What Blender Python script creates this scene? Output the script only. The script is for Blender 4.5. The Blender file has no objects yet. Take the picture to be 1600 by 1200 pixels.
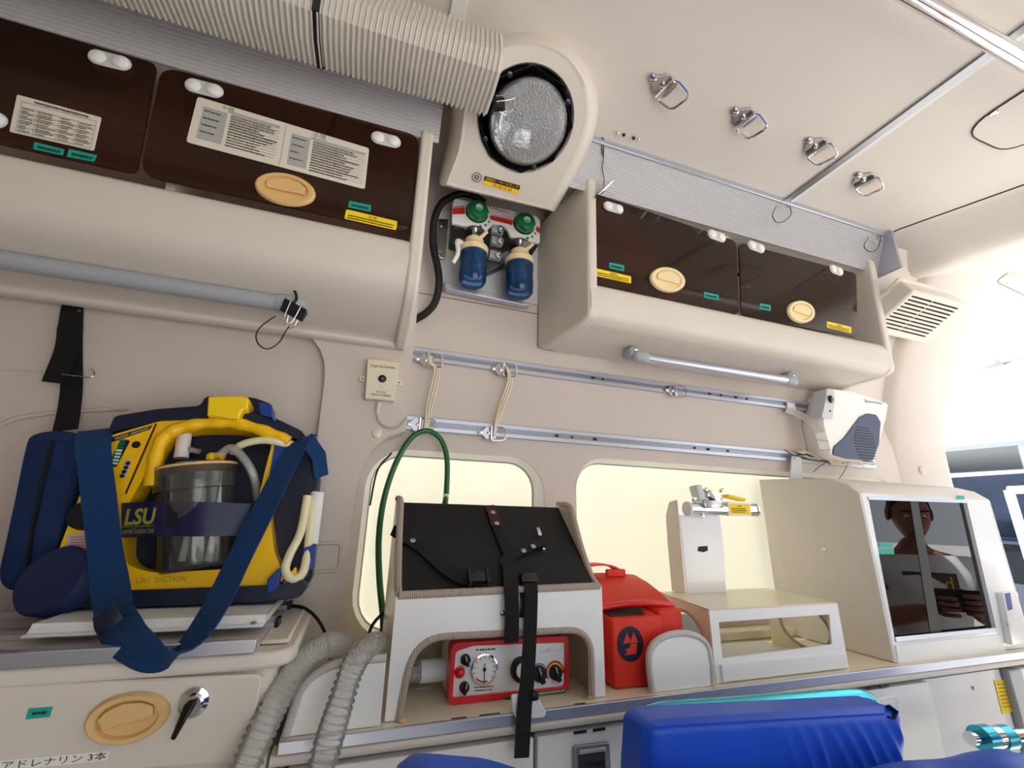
import bpy, bmesh, math, random
from mathutils import Vector, Matrix
random.seed(7)
scene = bpy.context.scene
COL = scene.collection

# ---------------------------------------------------------------- camera
CZ = 1.15                                  # height of the lens above the floor
FPX = 683.37                               # focal length in pixels of the 1600 x 1200 frame
def _unit(v): return Vector(v).normalized()
_AX = _unit((2100.0, 260.0, FPX))          # world X, Z seen from the lens (right, down, forward)
_AZ = _unit((50.0, -2200.0, FPX))
_AX = (_AX - _AZ*_AX.dot(_AZ)).normalized()
_AY = _AZ.cross(_AX).normalized()
cam_data = bpy.data.cameras.new('camera')
cam_data.sensor_width = 36.0
cam_data.lens = 36.0*FPX/1600.0
cam_data.clip_start = 0.02
cam_data.clip_end = 400
cam = bpy.data.objects.new('camera', cam_data)
COL.objects.link(cam)
_R = Matrix(((_AX[0], -_AX[1], -_AX[2]), (_AY[0], -_AY[1], -_AY[2]), (_AZ[0], -_AZ[1], -_AZ[2])))
cam.matrix_world = Matrix.Translation((0, 0, CZ)) @ _R.to_4x4()
scene.camera = cam

# ---------------------------------------------------------------- daylight
world = bpy.data.worlds.new('daylight')
scene.world = world
world.use_nodes = True
_nt = world.node_tree
_bg = _nt.nodes['Background']
_bg.inputs['Color'].default_value = (0.84, 0.92, 1.0, 1)
_bg.inputs['Strength'].default_value = 1.75
_sun = bpy.data.lights.new('sun', 'SUN')
_sun.energy = 16.0
_sun.angle = math.radians(0.6)
_sun.color = (1.0, 0.98, 0.95)
sun = bpy.data.objects.new('sun', _sun)
COL.objects.link(sun)
sun.rotation_euler = (math.radians(-14), math.radians(-6), 0)     # high midday sun, kept off the interior by the roof
vs = scene.view_settings
vs.view_transform = 'Standard'
vs.look = 'None'
vs.exposure = 0.0
vs.gamma = 1.0
vs.use_curve_mapping = False
scene.cycles.max_bounces = 14
scene.cycles.diffuse_bounces = 8
scene.cycles.transparent_max_bounces = 16
scene.cycles.sample_clamp_indirect = 8.0
scene.cycles.use_denoising = True

# ---------------------------------------------------------------- helpers
LENS = Vector((0, 0, CZ))
def ray(px, py):
    d = Vector((px-800.0, py-600.0, FPX))
    return Vector((d.dot(_AX), d.dot(_AY), d.dot(_AZ)))
def VY(px, py, y):
    r = ray(px, py); return LENS + r*(y/r.y)
def VX(px, py, x):
    r = ray(px, py); return LENS + r*(x/r.x)
def VZ(px, py, z):
    r = ray(px, py); return LENS + r*((z-CZ)/r.z)
class Plane:
    """A surface of the place; hit() finds the spot on it that was measured in the photograph."""
    def __init__(s, o, n):
        s.o = Vector(o); s.n = Vector(n).normalized()
        if (LENS-s.o).dot(s.n) < 0: s.n = -s.n
    def hit(s, px, py, off=0.0):
        r = ray(px, py)
        t = (s.o + s.n*off - LENS).dot(s.n)/r.dot(s.n)
        return LENS + r*t
def planeY(y): return Plane((0, y, 0), (0, -1, 0))
def lerp(a, b, t): return a + (b-a)*t

def lin(c):
    o = []
    for v in c[:3]:
        v /= 255.0
        o.append(v/12.92 if v <= 0.04045 else ((v+0.055)/1.055)**2.4)
    return (o[0], o[1], o[2], 1.0)
MATS = {}
def pm(name, rgb, rough=0.5, metal=0.0, var=0.0, vscale=20.0, bump=0.0, bscale=300.0, spec=0.5, coat=0.0,
       trans=0.0, ior=1.45, alpha=1.0, emit=None, estr=0.0, rgb2=None, aniso=None, wave=None, sheen=0.0):
    m = bpy.data.materials.new(name); m.use_nodes = True
    nt = m.node_tree; b = nt.nodes['Principled BSDF']
    b.inputs['Base Color'].default_value = lin(rgb)
    b.inputs['Roughness'].default_value = rough
    b.inputs['Metallic'].default_value = metal
    b.inputs['Specular IOR Level'].default_value = spec
    b.inputs['Coat Weight'].default_value = coat
    b.inputs['Coat Roughness'].default_value = 0.06
    b.inputs['Transmission Weight'].default_value = trans
    b.inputs['IOR'].default_value = ior
    b.inputs['Alpha'].default_value = alpha
    b.inputs['Sheen Weight'].default_value = sheen
    if emit:
        b.inputs['Emission Color'].default_value = lin(emit); b.inputs['Emission Strength'].default_value = estr
    tc = nt.nodes.new('ShaderNodeTexCoord')
    if var > 0 or rgb2:
        n = nt.nodes.new('ShaderNodeTexNoise'); n.inputs['Scale'].default_value = vscale
        n.inputs['Detail'].default_value = 6; n.inputs['Roughness'].default_value = 0.65
        nt.links.new(tc.outputs['Object'], n.inputs['Vector'])
        r = nt.nodes.new('ShaderNodeValToRGB')
        r.color_ramp.elements[0].position = 0.38; r.color_ramp.elements[1].position = 0.68
        a = lin(rgb); c2 = lin(rgb2) if rgb2 else tuple(x*(1-var) for x in a[:3])+(1,)
        r.color_ramp.elements[0].color = a; r.color_ramp.elements[1].color = c2
        nt.links.new(n.outputs['Fac'], r.inputs['Fac']); nt.links.new(r.outputs['Color'], b.inputs['Base Color'])
    if bump > 0:
        bn = nt.nodes.new('ShaderNodeBump'); bn.inputs['Strength'].default_value = bump; bn.inputs['Distance'].default_value = 0.002
        if wave:
            t = nt.nodes.new('ShaderNodeTexWave'); t.inputs['Scale'].default_value = wave[0]; t.bands_direction = wave[1]
            nt.links.new(tc.outputs['Object'], t.inputs['Vector'])
        else:
            t = nt.nodes.new('ShaderNodeTexNoise'); t.inputs['Scale'].default_value = bscale; t.inputs['Detail'].default_value = 3
            nt.links.new(tc.outputs['Object'], t.inputs['Vector'])
        nt.links.new(t.outputs['Fac'], bn.inputs['Height']); nt.links.new(bn.outputs['Normal'], b.inputs['Normal'])
    MATS[name] = m
    return m

class MB:
    """Collects shapes given in world coordinates; build() links them as ONE mesh object."""
    def __init__(s): s.v = []; s.f = []
    def add(s, vs, fs):
        o = len(s.v); s.v += [Vector(v) for v in vs]; s.f += [tuple(i+o for i in f) for f in fs]; return s
    def bm(s, bm, M=None):
        bm.verts.index_update()
        vs = [(M @ v.co) if M else v.co.copy() for v in bm.verts]
        s.add(vs, [tuple(v.index for v in f.verts) for f in bm.faces]); bm.free(); return s
    def box(s, c, size, R=None):
        x, y, z = [k/2.0 for k in size]; c = Vector(c)
        vs = [Vector((i, j, k)) for i in (-x, x) for j in (-y, y) for k in (-z, z)]
        if R is not None: vs = [R @ v for v in vs]
        return s.add([c+v for v in vs], [(0,1,3,2),(4,6,7,5),(0,4,5,1),(2,3,7,6),(0,2,6,4),(1,5,7,3)])
    def rbox(s, c, size, r, seg=2, R=None):
        b = bmesh.new(); bmesh.ops.create_cube(b, size=1.0)
        bmesh.ops.scale(b, vec=size, verts=b.verts)
        bmesh.ops.bevel(b, geom=list(b.edges), offset=min(r, min(size)*0.49), segments=seg, profile=0.5, affect='EDGES')
        M = Matrix.Translation(c)
        if R is not None: M = M @ R.to_4x4()
        return s.bm(b, M)
    def span(s, a, b, r=0.0, seg=2):
        a = Vector(a); b = Vector(b); c = (a+b)/2; sz = [abs(b[i]-a[i]) for i in range(3)]
        return s.rbox(c, sz, r, seg) if r > 0 else s.box(c, sz)
    def prism(s, pts, vec):
        n = len(pts); pts = [Vector(p) for p in pts]; vec = Vector(vec)
        vs = pts + [p+vec for p in pts]
        fs = [tuple(range(n)), tuple(range(2*n-1, n-1, -1))] + [(i, (i+1) % n, (i+1) % n+n, i+n) for i in range(n)]
        return s.add(vs, fs)
    def loft(s, rings, cap=True, closed=True):
        n = len(rings[0]); vs = [p for r in rings for p in r]; fs = []
        for k in range(len(rings)-1):
            for i in range(n if closed else n-1):
                j = (i+1) % n
                fs.append((k*n+i, k*n+j, (k+1)*n+j, (k+1)*n+i))
        if cap and closed:
            fs.append(tuple(range(n-1, -1, -1))); m = (len(rings)-1)*n; fs.append(tuple(range(m, m+n)))
        return s.add(vs, fs)
    def tube(s, path, r, n=8, cap=True):
        P = [Vector(p) for p in path]
        if not isinstance(r, (list, tuple)): r = [r]*len(P)
        T = []
        for i in range(len(P)):
            t = (P[min(i+1, len(P)-1)]-P[max(i-1, 0)])
            T.append(t.normalized() if t.length > 1e-9 else Vector((0, 0, 1)))
        up = Vector((0, 0, 1)) if abs(T[0].z) < 0.9 else Vector((1, 0, 0))
        N = (up - T[0]*up.dot(T[0])).normalized(); rings = []
        for i in range(len(P)):
            N = (N - T[i]*N.dot(T[i])).normalized(); B = T[i].cross(N)
            rings.append([P[i] + (N*math.cos(a)+B*math.sin(a))*r[i] for a in [2*math.pi*k/n for k in range(n)]])
        return s.loft(rings, cap)
    def strap(s, path, side, w, t):
        """flat webbing; side = direction of its width (one, or one per point)"""
        P = [Vector(p) for p in path]; S = side if isinstance(side, list) else [side]*len(P)
        W = w if isinstance(w, (list, tuple)) else [w]*len(P); rings = []
        for i in range(len(P)):
            T = (P[min(i+1, len(P)-1)]-P[max(i-1, 0)]).normalized()
            a = Vector(S[i]); a = (a-T*a.dot(T)).normalized(); b = T.cross(a)
            rings.append([P[i]+a*W[i]/2+b*t/2, P[i]-a*W[i]/2+b*t/2, P[i]-a*W[i]/2-b*t/2, P[i]+a*W[i]/2-b*t/2])
        return s.loft(rings)
    def lathe(s, c, axis, prof, n=24, cap=True):
        c = Vector(c); ax = Vector(axis).normalized()
        up = Vector((0, 0, 1)) if abs(ax.z) < 0.9 else Vector((1, 0, 0))
        N = (up-ax*up.dot(ax)).normalized(); B = ax.cross(N)
        return s.loft([[c+ax*h+(N*math.cos(a)+B*math.sin(a))*max(r, 1e-5) for a in [2*math.pi*k/n for k in range(n)]] for r, h in prof], cap)
    def ball(s, c, r, n=16, m=8, sq=(1, 1, 1)):
        c = Vector(c); rings = []
        for j in range(m+1):
            t = math.pi*j/m; rr = max(math.sin(t), 1e-4)
            rings.append([c+Vector((math.cos(2*math.pi*k/n)*rr*r*sq[0], math.sin(2*math.pi*k/n)*rr*r*sq[1], -math.cos(t)*r*sq[2])) for k in range(n)])
        return s.loft(rings)
    def build(s, name, mat, parent=None, smooth=35, bev=0.0, bseg=2):
        me = bpy.data.meshes.new(name)
        if parent is not None: base = BASE[parent.name]
        else:
            n = len(s.v); base = Vector((sum(v.x for v in s.v)/n, sum(v.y for v in s.v)/n, min(v.z for v in s.v)))
        me.from_pydata([v-base for v in s.v], [], s.f)
        b = bmesh.new(); b.from_mesh(me); bmesh.ops.recalc_face_normals(b, faces=b.faces); b.to_mesh(me); b.free()
        if smooth:
            for p in me.polygons: p.use_smooth = True
            me.set_sharp_from_angle(angle=math.radians(smooth))
        o = bpy.data.objects.new(name, me); COL.objects.link(o)
        me.materials.append(MATS[mat] if isinstance(mat, str) else mat)
        if parent is not None: o.parent = parent
        else: o.location = base
        BASE[o.name] = base
        if bev > 0:
            mod = o.modifiers.new('bevel', 'BEVEL'); mod.width = bev; mod.segments = bseg; mod.limit_method = 'ANGLE'; mod.angle_limit = math.radians(35)
        return o
BASE = {}
def thing(name, label, cat, base, group=None, kind=None):
    o = bpy.data.objects.new(name, None); COL.objects.link(o)
    o.location = base; o['label'] = label; o['category'] = cat
    o.empty_display_size = 0.05
    BASE[o.name] = Vector(base)
    if group: o['group'] = group
    if kind: o['kind'] = kind
    return o
def tag(o, label, cat, group=None, kind=None):
    o['label'] = label; o['category'] = cat
    if group: o['group'] = group
    if kind: o['kind'] = kind
    return o
def struct(o, label=None):
    o['kind'] = 'structure'
    if label: o['label'] = label
    return o
def rrect(w, h, r, n=5):
    pts = []
    for cx, cy, a0 in ((w/2-r, h/2-r, 0), (-w/2+r, h/2-r, 90), (-w/2+r, -h/2+r, 180), (w/2-r, -h/2+r, 270)):
        for k in range(n+1):
            a = math.radians(a0+90*k/n); pts.append((cx+r*math.cos(a), cy+r*math.sin(a)))
    return pts
def on(o, u, v, pts): return [Vector(o)+Vector(u)*a+Vector(v)*b for a, b in pts]
UX, UY, UZ = Vector((1, 0, 0)), Vector((0, 1, 0)), Vector((0, 0, 1))
def smooth_path(P, n=6, closed=False):
    P = [Vector(p) for p in P]; out = []
    N = len(P)
    for i in range(N-1 if not closed else N):
        p0 = P[(i-1) % N] if (i > 0 or closed) else P[0]*2-P[1]
        p1 = P[i]; p2 = P[(i+1) % N]
        p3 = P[(i+2) % N] if (i+2 < N or closed) else p2*2-p1
        for k in range(n):
            t = k/n
            out.append(0.5*((2*p1)+(p2-p0)*t+(2*p0-5*p1+4*p2-p3)*t*t+(3*p1-p0-3*p2+p3)*t**3))
    if not closed: out.append(P[-1])
    return out
def rpoly(pts, r, n=4):
    """rounds the corners of a 3-D polygon loop"""
    out = []; N = len(pts); pts = [Vector(p) for p in pts]
    R = r if isinstance(r, (list, tuple)) else [r]*N
    for i in range(N):
        p = pts[i]; a = pts[i-1]-p; b = pts[(i+1) % N]-p
        rr = min(R[i], a.length*0.49, b.length*0.49)
        if rr < 1e-5: out.append(p); continue
        pa = p+a.normalized()*rr; pb = p+b.normalized()*rr
        for k in range(n+1):
            t = k/n; out.append(pa*(1-t)**2+p*2*t*(1-t)+pb*t*t)
    return out
def decal(name, pl, pxs, mat, parent, th=0.0006, off=0.0003, r=0.0, **k):
    pts = [pl.hit(x, y, off) for x, y in pxs]
    if r > 0: pts = rpoly(pts, r)
    return MB().prism(pts, pl.n*th).build(name, mat, parent, smooth=0, **k)
def quad_map(q):
    """q = TL, TR, BR, BL points; returns f(u, v) with v down"""
    q = [Vector(p) for p in q]
    return lambda u, v: (q[0]*(1-u)+q[1]*u)*(1-v)+(q[3]*(1-u)+q[2]*u)*v
def pxquad(pl, pxs, off=0.001): return quad_map([pl.hit(x, y, off) for x, y in pxs])
def ink(name, fm, rects, mat, parent):
    mb = MB()
    for (u0, v0, u1, v1) in rects:
        mb.add([fm(u0, v0), fm(u1, v0), fm(u1, v1), fm(u0, v1)], [(0, 1, 2, 3)])
    o = mb.build(name, mat, parent, smooth=0)
    if len(rects) > 1: o['kind'] = 'stuff'
    return o
def rows(u0, v0, u1, v1, n, fill=0.55, dense=14, seed=1, ragged=0.3):
    """small print: rows of short dashes, as the tiny unreadable characters show"""
    rd = random.Random(seed); out = []
    h = (v1-v0)/n
    for i in range(n):
        end = u1-(u1-u0)*ragged*rd.random(); u = u0
        while u < end:
            w = (u1-u0)/dense*(0.5+0.5*rd.random()); 
            out.append((u, v0+h*(i+0.22), min(u+w*0.75, end), v0+h*(i+0.22+fill*(0.7+0.3*rd.random())))); u += w
    return out
def frame_rects(u0, v0, u1, v1, t, s):
    return [(u0, v0, u1, v0+s), (u0, v1-s, u1, v1), (u0, v0, u0+t, v1), (u1-t, v0, u1, v1)]
def text(name, body, fm, mat, parent, box=(0, 0, 1, 1), depth=0.0004, n=None, shear=0.0, bold=0.0):
    """lettering fitted into box (u0, v0, u1, v1) of the map fm"""
    cu = bpy.data.curves.new(name, 'FONT'); cu.body = body; cu.size = 1.0; cu.resolution_u = 3; cu.shear = shear; cu.offset = bold
    ob = bpy.data.objects.new(name, cu); COL.objects.link(ob)
    dg = bpy.context.evaluated_depsgraph_get(); dg.update()
    me = bpy.data.meshes.new_from_object(ob.evaluated_get(dg))
    bpy.data.objects.remove(ob); bpy.data.curves.remove(cu)
    vs = [v.co.copy() for v in me.vertices]; fs = [tuple(p.vertices) for p in me.polygons]; bpy.data.meshes.remove(me)
    if not vs: return None
    x0 = min(v.x for v in vs); x1 = max(v.x for v in vs); y0 = min(v.y for v in vs); y1 = max(v.y for v in vs)
    u0, v0, u1, v1 = box
    mb = MB()
    mb.add([fm(u0+(v.x-x0)/(x1-x0)*(u1-u0), v1-(v.y-y0)/(y1-y0)*(v1-v0)) for v in vs], fs)
    return mb.build(name, mat, parent, smooth=0)
def fill_holes(outer, holes):
    """planar face with holes -> bmesh"""
    b = bmesh.new(); es = []
    for loop in [outer]+holes:
        vs = [b.verts.new(p) for p in loop]
        for i in range(len(vs)): es.append(b.edges.new((vs[i], vs[(i+1) % len(vs)])))
    bmesh.ops.triangle_fill(b, use_beauty=True, use_dissolve=False, edges=es)
    return b

# ---------------------------------------------------------------- materials
pm('trim', (219, 211, 200), 0.42, var=0.05, vscale=3.0, bump=0.05, bscale=500)
pm('ceiling_skin', (228, 220, 211), 0.5, var=0.04, vscale=2.0, bump=0.04, bscale=400)
pm('wall_skin', (208, 196, 187), 0.45, var=0.05, vscale=2.5, bump=0.05, bscale=500)
pm('floor_vinyl', (176, 174, 168), 0.6, var=0.2, vscale=60)
pm('white_paint', (240, 239, 236), 0.35, var=0.03, vscale=6)
pm('white_gloss', (238, 238, 238), 0.15, coat=0.3)
pm('cream', (228, 218, 192), 0.28, var=0.04, vscale=8)
pm('grey_plastic', (166, 170, 176), 0.4)
pm('light_grey', (205, 207, 208), 0.4, var=0.03, vscale=12)
pm('alu', (196, 200, 212), 0.34, metal=0.75, bump=0.03, bscale=200)
pm('alu_dark', (150, 152, 158), 0.35, metal=0.8)
pm('chrome', (235, 235, 238), 0.08, metal=1.0)
pm('steel', (190, 190, 192), 0.25, metal=1.0)
pm('dark_steel', (90, 90, 94), 0.3, metal=1.0)
pm('black', (14, 14, 15), 0.5)
pm('black_gloss', (10, 10, 11), 0.12, coat=0.4)
pm('black_board', (16, 17, 19), 0.55, bump=0.08, bscale=900)
pm('black_web', (15, 15, 17), 0.75, bump=0.6, wave=(260, 'Z'))
pm('leather', (64, 26, 26), 0.45, bump=0.1)
pm('dark_gap', (46, 38, 32), 0.7)
pm('navy', (13, 32, 78), 0.6, var=0.15, vscale=80)
pm('navy_plastic', (20, 28, 52), 0.4)
pm('navy_band', (24, 26, 62), 0.3)
pm('blue_plastic', (24, 60, 140), 0.4)
pm('bag_navy', (10, 42, 92), 0.8, var=0.3, vscale=40, bump=0.3, bscale=250)
pm('strap_blue', (8, 62, 118), 0.75, bump=0.6, wave=(230, 'Z'))
pm('yellow', (250, 196, 14), 0.38, var=0.03)
pm('yellow_latch', (246, 208, 24), 0.35)
pm('yellow_print', (250, 214, 20), 0.5)
pm('olive_print', (150, 150, 50), 0.5)
pm('teal_tape', (18, 166, 150), 0.5, var=0.06, vscale=90)
pm('ink', (30, 26, 26), 0.6)
pm('ink_soft', (92, 88, 84), 0.6)
pm('paper', (226, 220, 204), 0.55, var=0.02)
pm('paper_white', (238, 236, 230), 0.5)
pm('print_grey', (176, 176, 172), 0.55)
pm('red_case', (214, 26, 30), 0.32, coat=0.2)
pm('red_bag', (222, 50, 28), 0.55, var=0.1, vscale=30, bump=0.15, bscale=60)
pm('red_print', (206, 44, 26), 0.5)
pm('red_wall', (206, 60, 50), 0.4)
pm('panel_grey', (198, 202, 210), 0.35)
pm('green_knob', (10, 122, 66), 0.28, coat=0.3)
pm('green_hose', (14, 92, 44), 0.3, coat=0.3)
pm('mint', (196, 240, 220), 0.5)
pm('handle_tan', (226, 186, 126), 0.45, var=0.05, vscale=15)
pm('handle_cream', (242, 220, 172), 0.45, var=0.03, vscale=15)
pm('duct', (208, 203, 194), 0.5, var=0.05, vscale=8)
pm('rope', (226, 214, 188), 0.8)
pm('edge_trim', (190, 172, 156), 0.6, bump=0.8, wave=(90, 'X'))
pm('edge_trim_light', (196, 192, 184), 0.6, bump=0.5, bscale=260)
pm('stretcher_blue', (26, 84, 206), 0.42, var=0.12, vscale=9, bump=0.25, bscale=18)
pm('cyan_tube', (70, 190, 210), 0.18, metal=0.85)
pm('tube_clear', (232, 228, 206), 0.3, alpha=0.75)
pm('cream_tube', (238, 230, 190), 0.35)
pm('white_frost', (232, 234, 236), 0.45)
pm('skin', (150, 98, 78), 0.5)
pm('shirt', (236, 236, 240), 0.8)
pm('hair', (20, 16, 14), 0.7)
pm('car_paint', (40, 60, 92), 0.2, coat=0.6)
pm('car_white', (226, 230, 236), 0.25, coat=0.5)
pm('glass_dark', (20, 28, 34), 0.06)
pm('asphalt', (206, 202, 195), 0.9, var=0.15, vscale=3)
pm('carport_shade', (70, 84, 112), 0.7, var=0.3, vscale=3)  # dark tone standing in for the shade under the carport
pm('gate_blue', (176, 200, 224), 0.4)
pm('leaf', (46, 74, 30), 0.6, var=0.4, vscale=4)
pm('tin_roof', (150, 156, 160), 0.5, metal=0.3)
def mixmat(name, build):
    m = bpy.data.materials.new(name); m.use_nodes = True; nt = m.node_tree
    for n in list(nt.nodes):
        if n.type != 'OUTPUT_MATERIAL': nt.nodes.remove(n)
    build(nt, nt.nodes['Material Output']); MATS[name] = m
def _frost(nt, out):
    t = nt.nodes.new('ShaderNodeBsdfTranslucent'); t.inputs['Color'].default_value = lin((224, 223, 214))
    d = nt.nodes.new('ShaderNodeBsdfDiffuse'); d.inputs['Color'].default_value = lin((246, 240, 222))
    m = nt.nodes.new('ShaderNodeMixShader'); m.inputs[0].default_value = 0.45
    nt.links.new(t.outputs[0], m.inputs[1]); nt.links.new(d.outputs[0], m.inputs[2])
    g = nt.nodes.new('ShaderNodeBsdfGlossy'); g.inputs['Roughness'].default_value = 0.25
    m2 = nt.nodes.new('ShaderNodeMixShader'); m2.inputs[0].default_value = 0.03
    nt.links.new(m.outputs[0], m2.inputs[1]); nt.links.new(g.outputs[0], m2.inputs[2]); nt.links.new(m2.outputs[0], out.inputs[0])
mixmat('frosted_pane', _frost)
def _see(col, rough, refl, tint_diff=None, dmix=0.0):
    def f(nt, out):
        t = nt.nodes.new('ShaderNodeBsdfTransparent'); t.inputs['Color'].default_value = lin(col)
        last = t
        if tint_diff:
            d = nt.nodes.new('ShaderNodeBsdfDiffuse'); d.inputs['Color'].default_value = lin(tint_diff)
            m0 = nt.nodes.new('ShaderNodeMixShader'); m0.inputs[0].default_value = dmix
            nt.links.new(t.outputs[0], m0.inputs[1]); nt.links.new(d.outputs[0], m0.inputs[2]); last = m0
        g = nt.nodes.new('ShaderNodeBsdfGlossy'); g.inputs['Roughness'].default_value = rough
        fr = nt.nodes.new('ShaderNodeFresnel'); fr.inputs['IOR'].default_value = refl
        m = nt.nodes.new('ShaderNodeMixShader')
        nt.links.new(fr.outputs[0], m.inputs[0]); nt.links.new(last.outputs[0], m.inputs[1]); nt.links.new(g.outputs[0], m.inputs[2])
        nt.links.new(m.outputs[0], out.inputs[0])
    return f
mixmat('tinted_acrylic', _see((184, 130, 106), 0.06, 1.4, (70, 46, 37), 0.32))
mixmat('smoked_pane', _see((110, 96, 104), 0.012, 1.75, (26, 20, 24), 0.2))
pm('dark_mirror', (84, 84, 96), 0.12, metal=1.0)
mixmat('clear_plastic', _see((232, 232, 228), 0.05, 1.5, (225, 225, 222), 0.05))
mixmat('clear_hose', _see((252, 252, 250), 0.08, 1.6, (255, 255, 252), 0.24))
mixmat('hose_plastic', _see((250, 250, 248), 0.22, 1.5, (252, 252, 248), 0.20))
mixmat('blue_jar', _see((120, 178, 222), 0.04, 1.5, (40, 110, 180), 0.22))
mixmat('blue_water', _see((110, 140, 220), 0.02, 1.33, (40, 70, 190), 0.25))
mixmat('ribbed_cover', _see((248, 248, 250), 0.15, 1.45, (240, 238, 242), 0.58))
mixmat('lamp_glass', _see((225, 228, 232), 0.08, 1.5, (220, 222, 226), 0.12))
def _lens(nt, out):
    _see((235, 238, 242), 0.06, 1.6, (240, 242, 246), 0.36)(nt, out)
    tc = nt.nodes.new('ShaderNodeTexCoord'); v = nt.nodes.new('ShaderNodeTexVoronoi'); v.inputs['Scale'].default_value = 260
    b = nt.nodes.new('ShaderNodeBump'); b.inputs['Strength'].default_value = 1.0; b.inputs['Distance'].default_value = 0.004
    nt.links.new(tc.outputs['Object'], v.inputs['Vector']); nt.links.new(v.outputs['Distance'], b.inputs['Height'])
    for n in nt.nodes:
        if n.type in ('BSDF_GLOSSY', 'BSDF_DIFFUSE', 'FRESNEL') : nt.links.new(b.outputs['Normal'], n.inputs['Normal'])
mixmat('lamp_lens', _lens)

# ---------------------------------------------------------------- the van body
XF, XR, YB, YN, ZC = -1.6, 2.26, 1.10, -0.78, 2.15     # front bulkhead, rear edge, far wall, near wall, ceiling
PB = planeY(YB)
YP = 1.03                                              # the forward wall panel stands proud of the far wall
PP = planeY(YP)
XS = 0.092                                             # where that panel ends
def holed(name, outer, holes, vec, mat, back=None):
    """panel with holes: face, reveal of each hole, thickness vec"""
    mb = MB().bm(fill_holes(outer, holes)); vec = Vector(vec)
    for h in holes+[outer]:
        n = len(h); mb.add([Vector(p) for p in h]+[Vector(p)+vec for p in h], [(i, (i+1) % n, (i+1) % n+n, i+n) for i in range(n)])
    mb.bm(fill_holes([Vector(p)+vec for p in outer], [[Vector(p)+vec for p in h] for h in holes]))
    return mb.build(name, mat)
struct(MB().span((XF, YN, -0.04), (XR, YB+0.06, 0.0)).build('floor', 'floor_vinyl', smooth=0), 'grey vinyl floor of the van')
# ceiling: forward sheet, rear sheet sweeping down to the rear header
XT = 1.2
struct(MB().span((XF, YN, ZC), (XT-0.004, 0.88, ZC+0.03)).build('ceiling', 'ceiling_skin', smooth=0), 'smooth cream ceiling panel above the cabinets')
sweep = [(XT+0.004, 0.0, 0), (1.40, 0.0, 0.2), (1.55, -0.0005, 0.7), (1.67, -0.003, 1), (1.70, -0.012, 1), (1.755, -0.050, 0.95), (1.81, -0.090, 0.85), (1.845, -0.107, 0.75), (1.88, -0.110, 0.65), (1.93, -0.102, 0.5), (2.06, -0.07, 0.3), (2.27, -0.05, 0.0)]
mb = MB(); rings = []
NY = 24
for (x, dz, k_) in sweep:
    ring = []
    for k in range(NY+1):
        y = lerp(YN, 0.93, k/NY)
        sh = max(0.0, min(0.22, (0.81-y)*0.41))
        ring.append(Vector((x+sh*k_, y, ZC+dz)))
    rings.append(ring)
mb.loft(rings, cap=False, closed=False)
mb.loft([[p+Vector((0, 0, 0.03)) for p in r] for r in rings], cap=False, closed=False)
MBseam = MB().tube([p+Vector((0, 0, -0.0012)) for p in rings[3] if p.y > -0.2 and p.y < 0.86], 0.0022, 5)
struct(MBseam.build('trim_5', 'dark_gap'), 'thin dark joint where the ceiling meets the rear header')
struct(mb.build('ceiling_rear', 'ceiling_skin', smooth=60), 'rear ceiling panel sweeping down to the header')
t = MB().span((XT-0.016, YN, ZC-0.006), (XT+0.006, 0.83, ZC-0.0005)).build('trim_1', 'alu_dark', bev=0.001); struct(t, 'narrow metal strip across the ceiling joint')
MB().span((XT+0.006, YN, ZC-0.0035), (XT+0.02, 0.83, ZC-0.0005)).build('trim_lip', 'white_paint', t)
# far wall with its two windows
def rr_hole(x0, x1, z0, z1, r, y, n=6): return on((0, y, 0), UX, UZ, [(a+(x0+x1)/2, b+(z0+z1)/2) for a, b in rrect(x1-x0, z1-z0, r, n)])
W1 = (0.030, 0.452, 0.905, 1.298); W2 = (0.578, 1.86, 0.905, 1.312)
h1 = rr_hole(W1[0]-0.012, W1[1]+0.02, W1[2]-0.01, W1[3]+0.012, 0.095, YB); h2 = rr_hole(W2[0]-0.015, W2[1]+0.02, W2[2]-0.01, W2[3]+0.012, 0.095, YB)
o = holed('wall_back', [(-0.019, YB, 0.5), (1.93, YB, 0.5), (1.93, YB, 2.16), (-0.019, YB, 2.16)], [h1, h2], (0, 0.03, 0), 'wall_skin'); struct(o, 'smooth cream far wall carrying the aluminium rails')
for i, (w, nm) in enumerate(((W1, 'window_1'), (W2, 'window_2'))):
    t = thing(nm, ('smaller frosted window behind the black-backed stand', 'wider frosted window behind the pole bracket')[i], 'window', ((w[0]+w[1])/2, YB+0.04, w[2]), kind='structure')
    inner = rr_hole(w[0], w[1], w[2], w[3], 0.075, 0, 6); outer = rr_hole(w[0]-0.014, w[1]+0.022, w[2]-0.012, w[3]+0.014, 0.097, 0, 6)
    back = rr_hole(w[0]+0.004, w[1]-0.004, w[2]+0.004, w[3]-0.004, 0.07, 0, 6); far = rr_hole(w[0]-0.02, w[1]+0.02, w[2]-0.02, w[3]+0.02, 0.07, 0, 6)
    sh = lambda L, y: [Vector((p.x, y, p.z)) for p in L]
    MB().loft([sh(outer, YB+0.002), sh(inner, YB+0.028), sh(back, YB+0.034), sh(far, YB+0.04)], cap=False).build('frame', 'white_paint', t, smooth=50)
    gas = rr_hole(w[0]+0.006, w[1]-0.006, w[2]+0.006, w[3]-0.006, 0.068, 0, 6)
    MB().tube([Vector((p.x, YB+0.030, p.z)) for p in inner]+[Vector((inner[0].x, YB+0.030, inner[0].z))], 0.0022, 5).build('gasket', 'ink_soft', t)
    MB().prism(sh(far, YB+0.041), (0, 0.006, 0)).build('pane', 'frosted_pane', t, smooth=0)
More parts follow.
